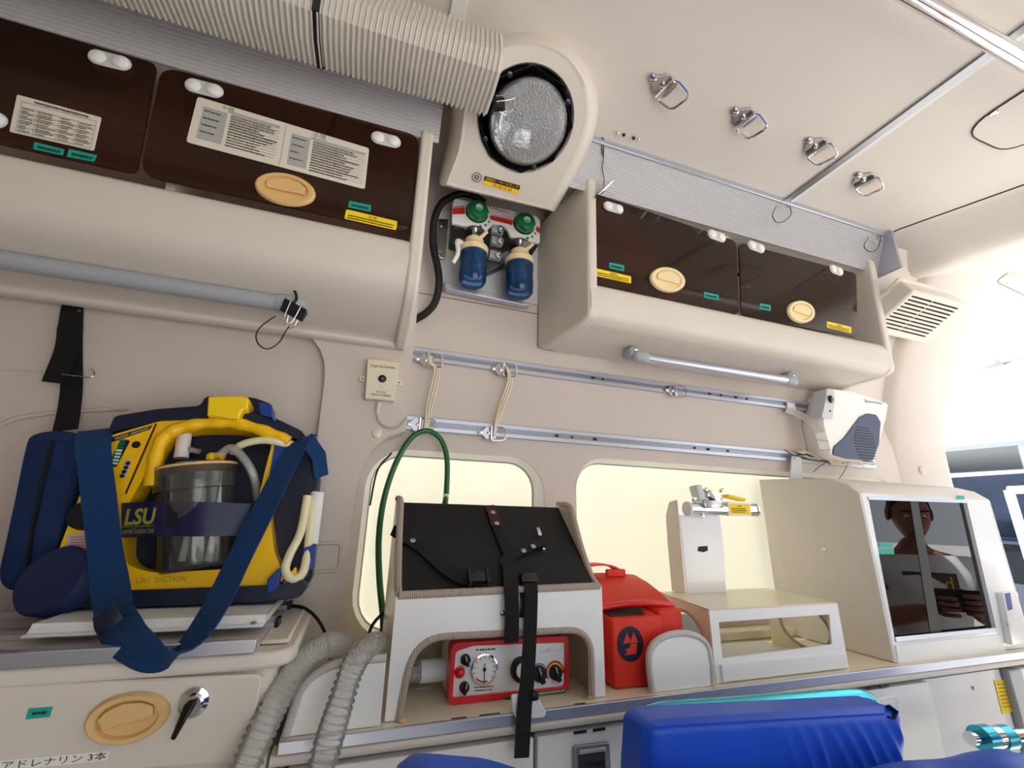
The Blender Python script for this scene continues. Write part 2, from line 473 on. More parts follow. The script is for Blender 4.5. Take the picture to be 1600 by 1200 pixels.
# forward wall panel with a shallow pressed recess
rec = rpoly([(-1.5, YP, 1.565), (-0.10, YP, 1.565), (-0.085, YP, 0.94), (-1.5, YP, 0.94)], 0.13, 8)
o = holed('wall_back_forward', [(XF, YP, 0.5), (-0.006, YP, 0.5), (0.0, YP, 0.9), (-0.002, YP, 1.19), (0.004, YP, 1.25), (0.022, YP, 1.295), (0.052, YP, 1.325), (XS, YP, 1.342), (XS, YP, 2.16), (XF, YP, 2.16)], [rec], (0, 0.02, 0), 'wall_skin'); struct(o, 'forward wall panel with a shallow rounded recess')
bv = o.modifiers.new('bevel', 'BEVEL'); bv.width = 0.006; bv.segments = 3; bv.limit_method = 'ANGLE'; bv.angle_limit = math.radians(50)
struct(MB().span((XF, YP+0.021, 0.5), (-0.02, YP+0.035, 2.16)).build('wall_back_recess', 'wall_skin', smooth=0), 'flat back of the shallow wall recess')
struct(MB().prism([(XS, YP+0.02, 2.16), (XS, YP+0.02, 1.342), (0.052, YP+0.02, 1.325), (0.022, YP+0.02, 1.295), (0.004, YP+0.02, 1.25), (-0.002, YP+0.02, 1.19), (0.0, YP+0.02, 0.9), (-0.006, YP+0.02, 0.5), (-0.02, YP+0.02, 0.5), (-0.02, YP+0.02, 2.16)], (0, YB-YP-0.021, 0)).build('trim_2', 'wall_skin', smooth=0), 'edge of the forward wall panel')
P_rec = planeY(YP+0.021)


P_bd = planeY(YP+0.019)
o = MB().tube(smooth_path([P_bd.hit(x, y) for x, y in [(-110, 800), (-70, 722), (-30, 684), (15, 658), (60, 648), (110, 643), (200, 638)]], 5), 0.005, 8).build('trim_6', 'wall_skin', smooth=60); struct(o, 'rounded bead pressed into the forward wall behind the pouch')
o = MB().tube([P_bd.hit(x, y, -0.0015) for x, y in [(-120, 571), (66, 581)]], 0.0022, 6).build('trim_7', 'wall_skin', smooth=60); struct(o, 'fine horizontal joint in the forward wall')
# rear corner pillar, leaning inwards towards the roof
prof = [(1.105, 0.60), (1.105, 1.36), (1.09, 1.50), (1.05, 1.66), (0.99, 1.80), (0.93, 1.92), (0.86, 2.03), (0.80, 2.10)]
pf = smooth_path([Vector((0, a, b)) for a, b in prof], 3)
mb = MB()
xs = [1.885, 1.90, 1.93, 2.20, 2.235, 2.245]; dy = [0.022, 0.004, -0.010, -0.012, 0.0, 0.05]
mb.loft([[Vector((x, p.y+d, p.z)) for p in pf] for x, d in zip(xs, dy)], cap=False, closed=False)
mb.loft([[Vector((x, p.y+0.06, p.z)) for p in pf] for x in (1.90, 2.245)], cap=False, closed=False)
struct(mb.build('wall_rear_pillar', 'wall_skin', smooth=60), 'cream rear corner pillar beside the open tailgate')
# overhead slope between cabinet end and pillar
mb = MB(); mb.loft([[Vector((x, p.y+0.02, p.z)) for p in pf if p.z > 1.30] for x in (1.672, 1.905)], cap=False, closed=False)
struct(mb.build('wall_slope', 'wall_skin', smooth=60), 'sloping upper wall behind the vent')
# unseen near side wall, its doorway opening shaped for the daylight it admits; front bulkhead
d1 = [(-0.08, YN, 0.06), (1.20, YN, 0.06), (1.20, YN, 1.85), (-0.08, YN, 1.85)]
o = holed('wall_front', [(XF, YN, 0), (XR, YN, 0), (XR, YN, 2.16), (XF, YN, 2.16)], [d1], (0, -0.03, 0), 'wall_skin'); struct(o, 'unseen near side wall with a doorway opening shaped to admit daylight')
struct(MB().span((XF-0.03, YN, 0), (XF, YB+0.05, 2.16)).build('wall_left', 'wall_skin', smooth=0), 'front bulkhead of the van')
# corner cover strip over the wall-to-roof corner, above the cabinets
struct(MB().span((XF, 0.86, 2.149), (1.93, 1.14, 2.17)).build('ceiling_edge', 'wall_skin', smooth=0), 'roof edge over the cabinets')

# ---------------------------------------------------------------- overhead cabinets
PR = Plane((0, 0.865, 2.005), (0, -0.293, -0.025))      # door plane of the right cabinet: leans out towards the top
PL = Plane((0, 0.815, 1.975), (0, -0.26, -0.012))       # door plane of the left cabinet
def oval_handle(name_parent, pl, cx, cy, rx, ry, tilt, mat, parent):
    """recessed oval pull: dished surround, cup with a finger plate"""
    c = pl.hit(cx, cy, 0.0043 if name_parent == 'door' else 0.0); n = pl.n
    u = (pl.hit(cx+rx*math.cos(tilt), cy+rx*math.sin(tilt))-pl.hit(cx, cy)); v = (pl.hit(cx-ry*math.sin(tilt), cy+ry*math.cos(tilt))-pl.hit(cx, cy))
    ring = lambda k, h: [c+n*h+u*k*math.cos(a)+v*k*math.sin(a) for a in [2*math.pi*i/32 for i in range(32)]]
    o = MB().loft([ring(1.0, 0.0005), ring(0.985, 0.0065), ring(0.93, 0.009), ring(0.76, 0.0085), ring(0.70, 0.0025), ring(0.2, 0.0015), ring(0.001, 0.0015)], cap=False).build('pull_handle', mat, parent, smooth=40)
    q = [c+u*a+v*b for a, b in [(-0.66, -0.26), (-0.42, -0.52), (0.0, -0.66), (0.42, -0.52), (0.66, -0.26), (0.60, 0.16), (-0.60, 0.16)]]
    MB().prism([p+n*0.0025 for p in q], n*0.006).build('finger_plate', mat, o, smooth=0, bev=0.0012)
    return o
def hinge(pl, ax, ay, bx, by, parent, r=0.0155):
    """oval double-cap hinge plate"""
    a = pl.hit(ax, ay, 0.0015); b = pl.hit(bx, by, 0.0015); u = (b-a).normalized(); v = pl.n.cross(u); n = pl.n
    pts = [a+(u*math.cos(t)+v*math.sin(t))*r for t in [math.pi/2+math.pi*k/10 for k in range(11)]]+[b+(u*math.cos(t)+v*math.sin(t))*r for t in [-math.pi/2+math.pi*k/10 for k in range(11)]]
    o = MB().prism(pts, n*0.005).build('hinge', 'light_grey', parent, bev=0.0015)
    for c in (a, b): MB().lathe(c+n*0.005, n, [(r*0.82, 0), (r*0.8, 0.003), (r*0.5, 0.0055), (0.0, 0.0062)], 16).build('cap', 'white_gloss', o)
    return o
def door(name, pl, quad, parent, r=0.012, notch=None):
    pts = [pl.hit(x, y, 0.0) for x, y in quad]
    return MB().prism(rpoly(pts, r), pl.n*0.004).build(name, 'tinted_acrylic', parent, smooth=0)
def ext(prof, x0, x1, close=True):
    return MB().loft([[Vector((x, a, b)) for a, b in prof] for x in (x0, x1)], cap=True)

# --- right cabinet
RX0, RX1 = 0.468, 1.62
rc = thing('overhead_cabinet', 'overhead locker with brown tinted doors near the rear opening', 'cabinet', (1.05, 1.0, 1.62), 'overhead lockers')
po = [(0.902, 1.742), (0.888, 1.738), (0.870, 1.722), (0.864, 1.69), (0.870, 1.648), (0.895, 1.632), (0.93, 1.630), (1.02, 1.628), (1.098, 1.626)]
pi_ = [(1.098, 1.640), (1.02, 1.642), (0.93, 1.644), (0.908, 1.652), (0.905, 1.690), (0.908, 1.742)]
def rc_body():
    mb = MB(); sp = smooth_path([Vector((0, a, b)) for a, b in po], 3); prof = [(p.y, p.z) for p in sp]+pi_
    mb.loft([[Vector((x, a, b)) for a, b in prof] for x in (RX0+0.03, RX1-0.01)], cap=True)
    return mb
rc_body().build('body', 'trim', rc, smooth=40)
def end_panel(x0, x1, front, name, parent, flare=0.0, mat='trim'):
    """moulded end: profile loop in (y, z), thick in x, flared towards the wall"""
    loop = rpoly([Vector((0, a, b)) for a, b in front], 0.02, 4)
    yf = min(p.y for p in loop)
    r0 = [Vector((x0-flare*max(0, (p.y-yf))/0.25, p.y, p.z)) for p in loop]; r1 = [Vector((x1, p.y, p.z)) for p in loop]
    return MB().loft([r0, r1]).build(name, mat, parent, smooth=30, bev=0.007, bseg=3)
end_panel(RX0+0.028, RX0+0.052, [(0.852, 2.05), (0.868, 1.70), (0.868, 1.640), (0.90, 1.629), (1.096, 1.622), (1.096, 2.05)], 'end_panel', rc, 0.05)
end_panel(RX1-0.03, RX1, [(0.848, 2.05), (0.866, 1.70), (0.868, 1.640), (0.90, 1.629), (1.096, 1.622), (1.096, 2.05)], 'end_panel', rc)
MB().span((RX0+0.04, 1.072, 1.63), (RX1-0.02, 1.095, 2.04)).build('back_panel', 'trim', rc, smooth=0)
MB().span((RX0+0.04, 0.875, 2.02), (RX1-0.02, 1.095, 2.04)).build('top_panel', 'trim', rc, smooth=0)
MB().span((1.005, 0.9, 1.645), (1.019, 1.07, 2.02)).build('divider', 'trim', rc, smooth=0)
dA = door('door', PR, [(923, 302), (1149, 378), (1153, 493), (920, 443)], rc, 0.02)
dB = door('door', PR, [(1153, 380), (1336, 428), (1338, 528), (1157, 494)], rc, 0.02)
hinge(PR, 949, 323, 966, 328, dA, 0.014)
hinge(PR, 1111, 367, 1126, 372, dA); hinge(PR, 1173, 384, 1187, 389, dB); hinge(PR, 1300, 421, 1310, 425, dB)
oval_handle('door', PR, 1042, 438, 27, 19, math.radians(14), 'handle_cream', dA)
oval_handle('door', PR, 1250, 488, 21, 17, math.radians(18), 'handle_cream', dB)
for par, q in ((dA, [(952, 410), (975, 415), (975, 424), (952, 419)]), (dA, [(1100, 456), (1123, 461), (1122, 469), (1100, 465)]), (dB, [(1187, 474), (1204, 477), (1204, 486), (1187, 483)])):
    s_ = decal('tape_label', PR, q, 'teal_tape', par, off=0.0042)
    ink('printing', pxquad(PR, q, 0.0052), rows(0.12, 0.2, 0.9, 0.85, 1, 0.7, 7, 3, 0.05), 'ink', s_)
for par, q in ((dA, [(930, 419), (986, 432), (986, 443), (930, 431)]), (dB, [(1292, 502), (1330, 511), (1330, 521), (1292, 512)])):
    s_ = decal('warning_label', PR, q, 'yellow_print', par, off=0.0042, r=0.003)
    f = pxquad(PR, q, 0.0052)
    ink('printing', f, rows(0.42, 0.08, 0.62, 0.34, 1, 0.7, 3, 5, 0)+rows(0.06, 0.36, 0.94, 0.92, 2, 0.6, 18, 4, 0.02), 'ink', s_)
# things stowed inside, seen through the doors
cbl = MB().tube(smooth_path([VY(1105, 378, 0.97), VY(1060, 400, 0.95), VY(1012, 428, 0.94), VY(1010, 450, 0.94), VY(1040, 462, 0.945), VY(1075, 460, 0.95), VY(1110, 440, 0.95), VY(1160, 428, 0.95)], 8), 0.006, 8).build('black_cable', 'black')
tag(cbl, 'black cable coiled behind the tinted door of the rear locker', 'cable')
rod = MB().tube(smooth_path([PR.hit(1060, 470, -0.015), PR.hit(1085, 461, -0.015), PR.hit(1120, 467, -0.015), PR.hit(1166, 474, -0.015)], 6), 0.0035, 8).build('white_tube', 'white_gloss')
tag(rod, 'thin bent white tube lying behind the tinted locker door', 'tube')
MBox = MB().rbox((1.32, 0.985, 1.722), (0.30, 0.10, 0.13), 0.03, 3).build('stowed_bag', 'dark_gap'); tag(MBox, 'dark bag stowed behind the smaller tinted door', 'bag')
MBox = MB().rbox((0.72, 0.995, 1.745), (0.26, 0.11, 0.18), 0.02, 3).build('stowed_case', 'red_wall'); tag(MBox, 'reddish case stowed behind the larger rear locker door', 'case')

# --- left cabinet
lc = thing('overhead_cabinet', 'long overhead locker with near black tinted doors above the suction unit', 'cabinet', (-0.5, 0.95, 1.53), 'overhead lockers')
po = [(0.832, 1.712), (0.822, 1.700), (0.819, 1.66), (0.826, 1.622), (0.852, 1.592), (0.90, 1.572), (0.96, 1.558), (1.0, 1.550), (1.004, 1.541), (1.012, 1.536), (1.028, 1.536)]
pi_ = [(1.028, 1.56), (0.96, 1.572), (0.90, 1.588), (0.866, 1.606), (0.842, 1.64), (0.838, 1.712)]
sp = smooth_path([Vector((0, a, b)) for a, b in po], 3); prof = [(p.y, p.z) for p in sp]+pi_
MB().loft([[Vector((x, a, b)) for a, b in prof] for x in (XF+0.01, 0.05)], cap=True).build('body', 'trim', lc, smooth=40)
end_panel(0.045, 0.072, [(0.803, 2.0), (0.815, 1.70), (0.818, 1.62), (0.85, 1.585), (0.93, 1.555), (1.028, 1.53), (1.028, 2.0)], 'end_panel', lc)
MB().span((XF+0.02, 1.015, 1.54), (0.05, 1.029, 2.0)).build('back_panel', 'trim', lc, smooth=0)
MB().span((XF+0.02, 0.83, 1.985), (0.05, 1.029, 2.0)).build('top_panel', 'trim', lc, smooth=0)
for x in (-0.395, -1.0): MB().span((x-0.008, 0.85, 1.72), (x+0.008, 1.015, 1.985)).build('divider', 'trim', lc, smooth=0)
dC = door('door', PL, [(-250, -42), (247, 103), (215, 274), (-250, 172)], lc, 0.015)
dD = door('door', PL, [(254, 106), (655, 214), (641, 366), (220, 276)], lc, 0.03)
hinge(PL, 155, 92, 191, 101, dC); hinge(PL, 304, 136, 336, 144, dD); hinge(PL, 591, 217, 615, 223, dD)
hinge(PL, -30, 186, -5, 190, dC)
oval_handle('door', PL, 447, 298, 47, 24, math.radians(12), 'handle_tan', dD)
for par, q in ((dC, [(54, 222), (101, 234), (98, 243), (52, 233)]), (dC, [(108, 233), (152, 243), (147, 253), (105, 245)]), (dD, [(546, 314), (580, 321), (579, 331), (544, 324)])):
    s_ = decal('tape_label', PL, q, 'teal_tape', par, off=0.0042)
    ink('printing', pxquad(PL, q, 0.0052), rows(0.12, 0.2, 0.9, 0.85, 1, 0.7, 8, 3, 0.05), 'ink', s_)
q = [(541, 327), (621, 346), (619, 360), (538, 342)]
s_ = decal('warning_label', PL, q, 'yellow_print', dD, off=0.0042, r=0.004)
f = pxquad(PL, q, 0.0052)
text('lettering', '注意', f, 'ink', s_, (0.42, 0.1, 0.6, 0.36))
ink('printing', f, rows(0.05, 0.4, 0.95, 0.92, 2, 0.62, 26, 4, 0.03), 'ink', s_)
# instruction sheets on the doors
q = [(27, 148), (159, 184), (147, 236), (15, 206)]
s_ = decal('instruction_sheet', PL, q, 'paper', dC, off=0.0042, r=0.003)
f = pxquad(PL, q, 0.0052)
R_ = frame_rects(0.06, 0.14, 0.95, 0.95, 0.004, 0.012)
for v in (0.28, 0.41, 0.54, 0.67, 0.80): R_.append((0.06, v, 0.95, v+0.012))
for u in (0.25, 0.52, 0.73): R_.append((u, 0.28, u+0.004, 0.95))
ink('table_lines', f, R_, 'ink_soft', s_)
R_ = rows(0.2, 0.03, 0.85, 0.13, 1, 0.6, 22, 2, 0.0)
for a, b in ((0.08, 0.24), (0.27, 0.51), (0.54, 0.72), (0.75, 0.94)): R_ += rows(a, 0.29, b, 0.94, 10, 0.5, 9, int(a*100), 0.5)
ink('printing', f, R_, 'ink', s_)
q = [(309, 151), (577, 232), (570, 296), (291, 222)]
s_ = decal('instruction_sheet', PL, q, 'paper', dD, off=0.0042, r=0.006)
f = pxquad(PL, q, 0.0052)
f2 = pxquad(PL, q, 0.0056)
ink('grey_columns', f, [(0.04, 0.16, 0.17, 0.86), (0.17, 0.10, 0.46, 0.15), (0.53, 0.18, 0.64, 0.9), (0.64, 0.14, 0.98, 0.19)], 'print_grey', s_)
R_ = []
for a, b, t0 in ((0.19, 0.46, 0.16), (0.66, 0.98, 0.2)):
    for k in range(12): R_.append((a, t0+k*0.062, b, t0+k*0.062+0.006))
R_ += [(0.49, 0.05, 0.492, 0.95), (0.33, 0.16, 0.332, 0.86), (0.8, 0.2, 0.802, 0.92)]
ink('table_lines', f2, R_, 'ink_soft', s_)
R_ = rows(0.19, 0.17, 0.46, 0.88, 12, 0.5, 22, 11, 0.4)+rows(0.66, 0.21, 0.98, 0.93, 12, 0.5, 24, 12, 0.45)+rows(0.05, 0.2, 0.15, 0.8, 4, 0.22, 6, 13, 0.5)+rows(0.54, 0.22, 0.62, 0.85, 4, 0.2, 5, 14, 0.4)
ink('printing', f2, R_, 'ink', s_)
text('lettering', '小児', f2, 'ink', s_, (0.13, 0.015, 0.2, 0.1)); text('lettering', '小児', f2, 'ink', s_, (0.65, -0.0, 0.73, 0.12))

# ---------------------------------------------------------------- ribbed light covers over both lockers
def ribbed(name, x0, x1, a, b, label, n=20):
    """translucent strip with ribs running along x, between profile points a (low) and b (high)"""
    a = Vector((0, a[0], a[1])); b = Vector((0, b[0], b[1])); d = (b-a); nn = Vector((0, -d.z, d.y)).normalized()
    if nn.y > 0: nn = -nn
    pts = []
    for k in range(n):
        t0 = k/n; pts += [a+d*(t0)+nn*0.0, a+d*(t0+0.25/n)+nn*0.0022, a+d*(t0+0.75/n)+nn*0.0022]
    pts.append(b.copy())
    bow = lambda p: p
    loop = pts+[p-nn*0.0015 for p in reversed(pts)]
    t = thing(name, label, 'light cover', ((x0+x1)/2, a.y, a.z))
    MB().loft([[Vector((x, p.y, p.z)) for p in loop] for x in (x0, x1)]).build('ribbed_diffuser', 'ribbed_cover', t, smooth=0)
    return t
ra = ribbed('strip_light', 0.43, 1.66, (0.872, 2.012), (0.822, 2.142), 'ribbed translucent light strip above the rear locker')
MB().span((0.44, 0.815, 2.132), (1.68, 0.835, 2.1495)).build('edge_profile', 'alu', ra, bev=0.002)
for x in (0.56, 0.76, 1.16, 1.36): MB().tube([(x, 0.93, 2.09), (x+0.36 if x in (0.76, 1.16) else x+0.17, 0.93, 2.09)], 0.013, 12).build('lamp_tube', 'white_frost', ra)
for x in (0.74, 0.80, 1.14, 1.18, 1.52): MB().span((x-0.012, 0.905, 2.06), (x+0.012, 0.955, 2.13)).build('lamp_holder', 'handle_cream', ra, bev=0.003)
MB().span((1.655, 0.80, 2.0), (1.668, 0.90, 2.149)).build('end_cap', 'alu', ra)
MB().span((0.44, 1.0, 2.045), (1.66, 1.01, 2.149)).build('reflector', 'white_paint', ra, smooth=0)
la = ribbed('strip_light', XF+0.02, 0.085, (0.818, 1.978), (0.765, 2.142), 'ribbed translucent light strip above the long dark locker')
MB().span((XF+0.02, 0.757, 2.132), (0.085, 0.777, 2.1495)).build('edge_profile', 'alu', la, bev=0.002)
for x in (-1.1, -0.55, -0.1): MB().tube([(x-0.18, 0.90, 2.07), (x+0.17, 0.90, 2.07)], 0.013, 12).build('lamp_tube', 'white_frost', la)
for x in (-0.77, -0.36, -0.32, -0.12, 0.05): MB().span((x-0.012, 0.875, 2.04), (x+0.012, 0.925, 2.13)).build('lamp_holder', 'handle_cream', la, bev=0.003)
MB().span((XF+0.02, 1.0, 2.0), (0.085, 1.01, 2.149)).build('reflector', 'white_paint', la, smooth=0)

# ---------------------------------------------------------------- grab rails under the lockers
def grab_rail(name, x0, x1, y, z, r, up, label, mat, endmat):
    t = thing(name, label, 'rail', ((x0+x1)/2, y, z), 'grab rails under the lockers')
    MB().tube([(x0+0.02, y, z), (x1-0.02, y, z)], r, 16).build('bar', mat, t)
    for x, s_ in ((x0, 1), (x1, -1)):
        e = MB().rbox((x+s_*0.012, y, z), (0.052, r*2.15, r*2.15), r*0.8, 4).build('end_bracket', endmat, t)
        MB().rbox((x-s_*0.004, y+0.02, z+up*0.5), (0.036, 0.045, up), 0.008, 3).build('mount', endmat, e)
        MB().lathe((x-s_*0.004, y-0.002, z+up*0.62), (0, -1, -0.2), [(0.0045, 0), (0.0045, 0.003), (0.002, 0.004), (0, 0.004)], 12).build('screw', 'chrome', e)
    return t
grab_rail('grab_rail', -1.35, -0.165, 0.905, 1.556, 0.0165, 0.034, 'grey grab rail under the long dark locker', 'grey_plastic', 'grey_plastic')
grab_rail('grab_rail', 0.70, 1.285, 0.975, 1.596, 0.0145, 0.03, 'pale grab rail under the rear brown locker', 'alu', 'grey_plastic')

# ---------------------------------------------------------------- forward drawer unit (left)
YD = 0.72
PD = planeY(YD)
du = thing('drawer_unit', 'cream drawer unit under the suction unit', 'cabinet', (-0.8, 0.88, 0.0))
loop = rpoly([Vector((XF+0.01, YD+0.004, 0)), Vector((-0.072, YD+0.004, 0)), Vector((-0.072, 1.026, 0)), Vector((XF+0.01, 1.026, 0))], [0, 0.03, 0, 0], 6)
MB().prism(loop, (0, 0, 0.958)).build('body', 'trim', du, smooth=40)
loop = rpoly([Vector((XF+0.01, YD-0.006, 0.958)), Vector((-0.052, YD-0.006, 0.958)), Vector((-0.052, 1.026, 0.958)), Vector((XF+0.01, 1.026, 0.958))], [0, 0.045, 0, 0], 6)
MB().prism(loop, (0, 0, 0.020)).build('worktop_edge', 'trim', du, smooth=40, bev=0.006, bseg=3)
MB().span((XF+0.01, YD-0.0075, 0.979), (-0.10, YD+0.012, 0.9945)).build('edge_strip', 'alu', du, bev=0.001)
MB().span((-0.10, YD+0.03, 0.979), (-0.064, 1.0, 0.985)).build('raised_lip', 'trim', du, bev=0.003)
MB().span((XF+0.01, YD+0.02, 0.9785), (-0.10, 1.02, 0.984)).build('worktop', 'wall_skin', du, smooth=0)
dr = MB().prism(rpoly([PD.hit(-420, 1090), PD.hit(414, 1050), PD.hit(384, 1187), PD.hit(-420, 1240)], 0.012, 5), (0, -0.008, 0)).build('drawer', 'trim', du, bev=0.003, bseg=3)
PDf = planeY(YD-0.008)
oval_handle('h', PDf, 203, 1120, 66, 38, math.radians(-15), 'handle_tan', dr)
c = PDf.hit(304, 1096); k_ = MB().lathe(c, (0, -1, 0), [(0.016, 0), (0.016, 0.004), (0.011, 0.006), (0.010, 0.014), (0.0, 0.014)], 24).build('lock', 'chrome', dr)
MB().loft([[c+Vector((a, -h, b)) for a, b in ((0.007, 0.007), (-0.006, 0.004), (-0.013, -0.030), (-0.008, -0.032))] for h in (0.0145, 0.020)]).build('lock_lever', 'black_gloss', k_, bev=0.002)
q = [(45, 1107), (83, 1104), (78, 1120), (40, 1124)]
s_ = decal('tape_label', PDf, q, 'teal_tape', dr, off=0.0002); ink('printing', pxquad(PDf, q, 0.0012), rows(0.2, 0.3, 0.8, 0.75, 1, 0.7, 5, 3, 0.05), 'ink', s_)
q = [(-70, 1193), (170, 1173), (168, 1185), (-75, 1222)]
q = [(-60, 1194), (171, 1172), (168, 1188), (-64, 1212)]
s_ = decal('name_label', PDf, q, 'paper_white', dr, off=0.0002, r=0.002)
text('lettering', '準備 アドレナリン 3本', pxquad(PDf, q, 0.0012), 'ink', s_, (0.04, 0.12, 0.985, 0.9))
# rails that carry the suction unit's bracket
for y, z, nm in ((0.84, 0.9845, 'front'), (0.985, 0.9845, 'rear')):
    t = MB().prism([Vector((-0.86, y-0.016, z)), Vector((-0.86, y-0.016, z+0.007)), Vector((-0.86, y-0.008, z+0.010)), Vector((-0.86, y+0.016, z+0.010)), Vector((-0.86, y+0.016, z))], (0.765, 0, 0)).build('mounting_rail', 'alu', smooth=0)
    tag(t, 'aluminium mounting rail on the drawer unit, %s one of the pair' % nm, 'rail', 'mounting rails on the drawer unit')
    MB().span((-0.0948, y-0.017, z), (-0.089, y+0.017, z+0.011)).build('end_cap', 'black', t)
br = thing('suction_bracket', 'cream folded metal bracket under the suction unit', 'bracket', (-0.25, 0.86, 0.995))
MB().prism([Vector((-0.375, a, b)) for a, b in ((0.782, 0.995), (0.782, 0.998), (0.792, 0.9985), (0.798, 1.0085), (1.0, 1.0095), (1.0, 1.0065), (0.803, 1.0055), (0.797, 0.995))], (0.270, 0, 0)).build('bracket_plate', 'white_paint', br, smooth=0, bev=0.0006)
for x in (-0.375, -0.108): MB().span((x, 0.80, 0.995), (x+0.003, 1.0, 1.0085)).build('bracket_cheek', 'white_paint', br)
MB().lathe((-0.118, 0.790, 0.9985), (0, -0.3, 1), [(0.004, 0), (0.004, 0.002), (0.002, 0.003), (0, 0.003)], 12).build('screw', 'steel', br)

# ---------------------------------------------------------------- suction unit
U0 = 1.0365
PU = Plane((0, 0.885, U0), (0, -1, 0.10))
def up(px, py, off=0.0): return PU.hit(px, py, off)
lsu = thing('suction_unit', 'yellow and navy portable suction unit with clear jar on the drawer unit', 'suction unit', (-0.24, 0.93, 1.01))
Nn = PU.n
def slab(pxs, front, back, r=0.0, n=4):
    pts = [up(x, y, front) for x, y in pxs]
    if r: pts = rpoly(pts, r, n)
    return MB().prism(pts, -Nn*(front-back))
shell = [(168, 672), (177, 649), (245, 638), (312, 633), (320, 618), (395, 620), (424, 630), (425, 650), (471, 672), (492, 704), (500, 742), (492, 800), (488, 900), (470, 930), (414, 941), (200, 949), (62, 950), (48, 930), (88, 850), (125, 762)]
slab(shell, -0.050, -0.105, 0.008).build('back_shell', 'navy_plastic', lsu, smooth=40, bev=0.004)
slab([(170, 676), (178, 651), (250, 641), (330, 637), (400, 645), (466, 674), (474, 690), (400, 664), (330, 654), (250, 657)], 0.004, -0.05, 0.004).build('top_bumper', 'navy_plastic', lsu, smooth=40, bev=0.003)
slab([(60, 926), (180, 923), (430, 914), (470, 905), (480, 915), (466, 934), (414, 941), (200, 949), (62, 950)], 0.012, -0.05, 0.004).build('bottom_bumper', 'navy_plastic', lsu, smooth=40, bev=0.003)
yo = [(174, 680), (250, 658), (330, 655), (400, 665), (464, 692), (446, 740), (420, 800), (428, 860), (446, 905), (430, 914), (300, 921), (180, 923), (76, 926), (84, 880), (126, 770)]
hole = [(247, 700), (262, 676), (300, 668), (370, 668), (428, 684), (418, 720), (402, 785), (392, 850), (372, 888), (236, 896), (190, 880), (196, 795), (228, 740)]
yl = rpoly([up(x, y, 0) for x, y in yo], 0.006, 3); hl = rpoly([up(x, y, 0) for x, y in hole], 0.02, 4)
mb = MB().bm(fill_holes(yl, [hl]))
for L in (yl, hl):
    n = len(L); mb.add(L+[p-Nn*0.05 for p in L], [(i, (i+1) % n, (i+1) % n+n, i+n) for i in range(n)])
mb.build('yellow_housing', 'yellow', lsu, smooth=35, bev=0.003)
# scalloped carrying handle along the top of the opening
hp = [up(x, y, 0.004) for x, y in [(236, 760), (243, 716), (256, 684), (285, 668), (330, 661), (375, 663), (420, 676), (452, 690)]]
hp = smooth_path(hp, 6)
MB().tube(hp, [0.0105+0.0012*math.sin(i*1.3) for i in range(len(hp))], 10).build('carry_handle', 'yellow', lsu, smooth=70)
# latch on top
lt = slab([(325, 619), (381, 618), (389, 622), (386, 642), (379, 640), (372, 655), (323, 650)], 0.024, -0.03).build('top_latch', 'yellow_latch', lsu, bev=0.003)
slab([(404, 628), (424, 631), (425, 652), (407, 648)], 0.012, -0.04, 0.002).build('blue_corner', 'blue_plastic', lsu, bev=0.002)
# control panel
q = [(173, 684), (239, 664), (234, 671), (172, 692)]
p_ = slab([(176, 683), (242, 662), (196, 768), (185, 790), (140, 790), (128, 772)], 0.0016, 0.0002).build('control_panel', 'yellow', lsu, smooth=0)
slab([(243, 661), (245, 662), (197, 772), (195, 770)], 0.002, 0.0).build('panel_seam', 'leather', lsu, smooth=0)
s_ = decal('title_strip', PU, q, 'ink', p_, off=0.0017)
text('lettering', 'VACUUM - HIGH FLOW', pxquad(PU, q, 0.0027), 'paper_white', s_, (0.1, 0.25, 0.93, 0.75))
lq = [(190, 686), (204, 688), (182, 730), (168, 728)]
gq = decal('gauge_strip', PU, lq, 'navy_plastic', p_, off=0.0017, r=0.003)
f = pxquad(PU, [(186, 686), (198, 687), (184, 728), (172, 727)], 0.0027)
for k in range(8): ink('gauge_lamp', f, [(0.1, 0.02+k*0.122, 0.9, 0.10+k*0.122)], 'mint' if k > 2 else 'green_knob', gq)
c = up(213, 695, 0.0018); MB().lathe(c, Nn, [(0.006, 0), (0.006, 0.0015), (0, 0.0015)], 20).build('power_button', 'black', p_)
bq = decal('button_pad', PU, [(196, 718), (206, 720), (196, 746), (187, 745)], 'print_grey', p_, off=0.0017)
for k in range(4):
    c = up(200-3.0*k, 724+6.6*k, 0.0024); MB().lathe(c, Nn, [(0.0033, 0), (0.003, 0.0012), (0, 0.0014)], 14).build('button', 'black', bq)
c = up(136, 806, 0.0); k_ = MB().lathe(c, Nn, [(0.022, 0), (0.021, 0.010), (0.017, 0.016), (0, 0.016)], 28).build('vacuum_knob', 'black', lsu)
q = [(107, 834), (150, 832), (146, 862), (101, 861)]
s_ = decal('rating_plate', PU, q, 'print_grey', lsu, off=0.0005); ink('printing', pxquad(PU, q, 0.0014), rows(0.12, 0.15, 0.9, 0.9, 5, 0.45, 10, 8, 0.3), 'red_print', s_)
q = [(214, 903), (292, 900), (290, 908), (213, 911)]
text('lettering', 'LSU  SUCTION', pxquad(PU, q, 0.0008), 'olive_print', lsu, (0, 0, 1, 1))
